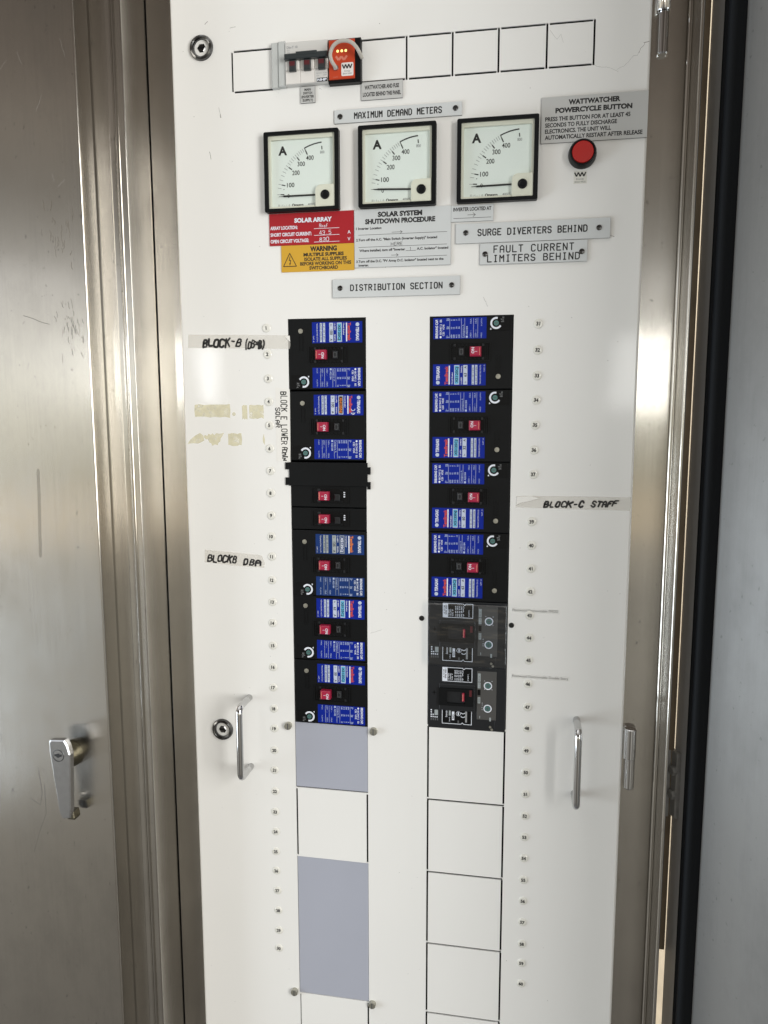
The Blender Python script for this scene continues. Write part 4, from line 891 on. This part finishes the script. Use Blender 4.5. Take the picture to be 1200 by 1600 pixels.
# ================================================================== TAPES WITH HANDWRITING
def tape(label, pts, m, d=.25, grp=None):
    o = (pts[0][0], pts[0][1], 0.); p = MB(*o); p.prism(pts, 0, d, m)
    return tag(p.build('tape'), label, 'tape'), MB(*o), d + .05
t, l, d = tape('frosted tape strip handwritten BLOCK-B (DB-B)', [(-136.4, 1465.6), (-100, 1464.8), (2.4, 1462), (3.6, 1467), (2.6, 1479), (-60, 1481), (-135.2, 1482.4)], TAPE, .5)
strokes(l, 'BLOCK-B', -116, -64, 1466.8, 1477, 2.5, d, INKK, jit=.8, slant=.24, gap=1.9, drop=-.1); strokes(l, '(DB-B)', -58, -31, 1463.6, 1473.6, 2.0, d + .1, INKK, jit=.7, slant=.18, gap=1.6, drop=-.1)
l.ribbon([(-43, 1472), (-37, 1465), (-40, 1471.6), (-34.6, 1466), (-41, 1468), (-35, 1471)], 1.8, d + .25, INKK); letter(l, t)
tp = MB(-1., 1470., .5); tp.prism([(-3, 1477.6), (2.9, 1478.6), (3.4, 1471), (-.4, 1474)], .5, .95, TAPEW); cc = tp.build('folded_corner'); cc.parent = t; cc.location = Vector((-1 + 136.4, -.5, 1470 - 1465.6)) / 1000
t, l, d = tape('clear tape strip handwritten BLOCKB DBA', [(-123, 1179), (-80, 1175.6), (-38.4, 1174), (-37.2, 1180), (-41, 1190), (-46, 1191.6), (-122.2, 1196.4)], TAPE)
strokes(l, 'BLOCKB', -118.4, -78, 1180.6, 1189.6, 2.3, d, INKK, jit=.8, slant=.26, gap=1.7, drop=-.16); strokes(l, 'DBA', -67.6, -44.6, 1177, 1184.4, 2.3, d + .1, INKK, jit=.8, slant=.18, gap=2, drop=-.1); letter(l, t)
t, l, d = tape('frosted tape strip handwritten BLOCK-C STAFF', [(293, 1263), (360, 1262), (431.6, 1261.6), (431.6, 1278), (360, 1278), (312, 1277.6), (293.4, 1277)], TAPE)
strokes(l, 'BLOCK-C', 327, 374, 1264.4, 1271.4, 2.3, d, INKK, jit=.8, slant=.3, gap=2); strokes(l, 'STAFF', 384, 414, 1266, 1272.4, 2.2, d + .1, INKK, jit=.8, slant=.35, gap=2, drop=.1); letter(l, t)
tp = MB(300., 1270., .25); tp.prism([(293.6, 1266), (300, 1269), (308, 1270.6), (322, 1275), (312, 1277.2), (294, 1276)], .25, 1.3, TAPEW, .3); cc = tp.build('creased_end'); cc.parent = t; cc.location = Vector((300 - 293, -.25, 1270 - 1263)) / 1000
t, l, d = tape('upright paper tape beside the left breakers, handwritten BLOCK E LOWER ADMIN SOLAR', [(-18.3, 1318), (.6, 1316.6), (1.2, 1340), (1.6, 1405), (1.4, 1411), (-17.6, 1413)], TAPEW, .25)
strokes(l, 'BLOCK E LOWER', -10.6, -3, 1340, 1407.4, 1.25, d, INKK, rot=1, jit=.4, gap=2.2); strokes(l, 'ADMIN', -9.6, -3.4, 1318.6, 1335.6, 1.25, d + .1, INKK, rot=1, jit=.6, gap=.9); strokes(l, 'SOLAR', -18, -12.6, 1362, 1387, 1.15, d + .1, INKK, rot=1, jit=.45, gap=2); letter(l, t)
for q, x0, x1, z in (('Fleetwood Demountable 7MOD', 291.8, 348.4, 1129.6), ('Fleetwood Demountable Double Story', 293, 363.2, 1042.6)):
    p = MB(x0, z, 0.); p.prism(rrect(x0 - 1.2, x1 + 1.6, z - 1.6, z + 4.4), 0, .12, STRIPL); t = tag(p.build('label_strip'), 'clear printed strip reading ' + q, 'label')
    l = MB(x0, z, 0.); l.text(q, x0, z, 3.3, .2, INKK, width=x1 - x0, bold=-.022); letter(l, t)

# ================================================================== NUMBER STICKERS
ds = MB(0, 0, 0); ds.lathe(0, 0, [(5.7, 0), (5.6, .7), (5.0, 1.15), (4.2, 1.3), (0, 1.3)], STICK, 24)
dsp = ds.build('number_sticker'); first = True
LXs = [-28.3, -27.5, -27.3, -27.1, -26.9, -27.2, -26.8, -27.1, -26.9, -27.4, -27.3, -27.8, -27.7, -28.1, -28.2, -28.7, -29.1, -29, -28.9, -29.4, -29.8, -29.7, -30.1, -30, -30.4, -30.2, -29.2, -28.7, -28.5, -28.9]
LZs = [0]
zs_left = [1489.1 - 30.07 * i for i in range(30)]
LZ = [1488.8, 1455.6, 1424.6, 1395, 1364.3, 1333.9, 1304.6, 1275.2, 1245.3, 1217, 1189.8, 1157.6, 1127.6, 1098.3, 1067, 1036.5, 1007.6, 977.4, 948.9, 917.3, 888.2, 857.1, 826.7, 797.1, 767.2, 738.1, 708, 677.5, 646.8, 618.8]
RXs = {31: 315.3, 32: 315.3, 33: 315.2, 34: 315, 35: 314.3, 36: 313.7, 37: 313.6}
RZ = {}
rz = [1487, 1455.8, 1425.1, 1395.7, 1365.3, 1334.6, 1304.5]
for i in range(7): RZ[31 + i] = rz[i]
z = 1245.1
for n, dz in zip(range(39, 61), [0, 30.1, 29.5, 29.8, 30.7, 29.4, 29.6, 31.5, 31, 28.5, 30.6, 29.9, 30.2, 30.3, 29.8, 29.9, 31, 30.3, 30.7, 31.7, 28.3, 30.3]): z -= dz; RZ[n] = z
def sticker(n, x, z, side):
    global first
    o = dsp if first else dsp.copy()
    if not first: COL.objects.link(o)
    first = False
    o.location = (x / 1000, 0, z / 1000); o.rotation_euler = (0, random.uniform(-.12, .12), 0)
    tag(o, 'round cream sticker printed %d, %s of the %s breaker column' % (n, 'left' if side == 'L' else 'right', 'left' if side == 'L' else 'right'), 'sticker', 'number stickers beside the breaker columns')
    q = MB(0, 0, 0); q.text(str(n), 0, -2.0, 4.1, 1.36, INKK, align='C', sx=.95, bold=.035); e = q.build('numeral', o); return o
for i in range(30): sticker(i + 1, LXs[i], LZ[i], 'L')
for n, z in RZ.items(): sticker(n, RXs.get(n, 313.0), z, 'R')
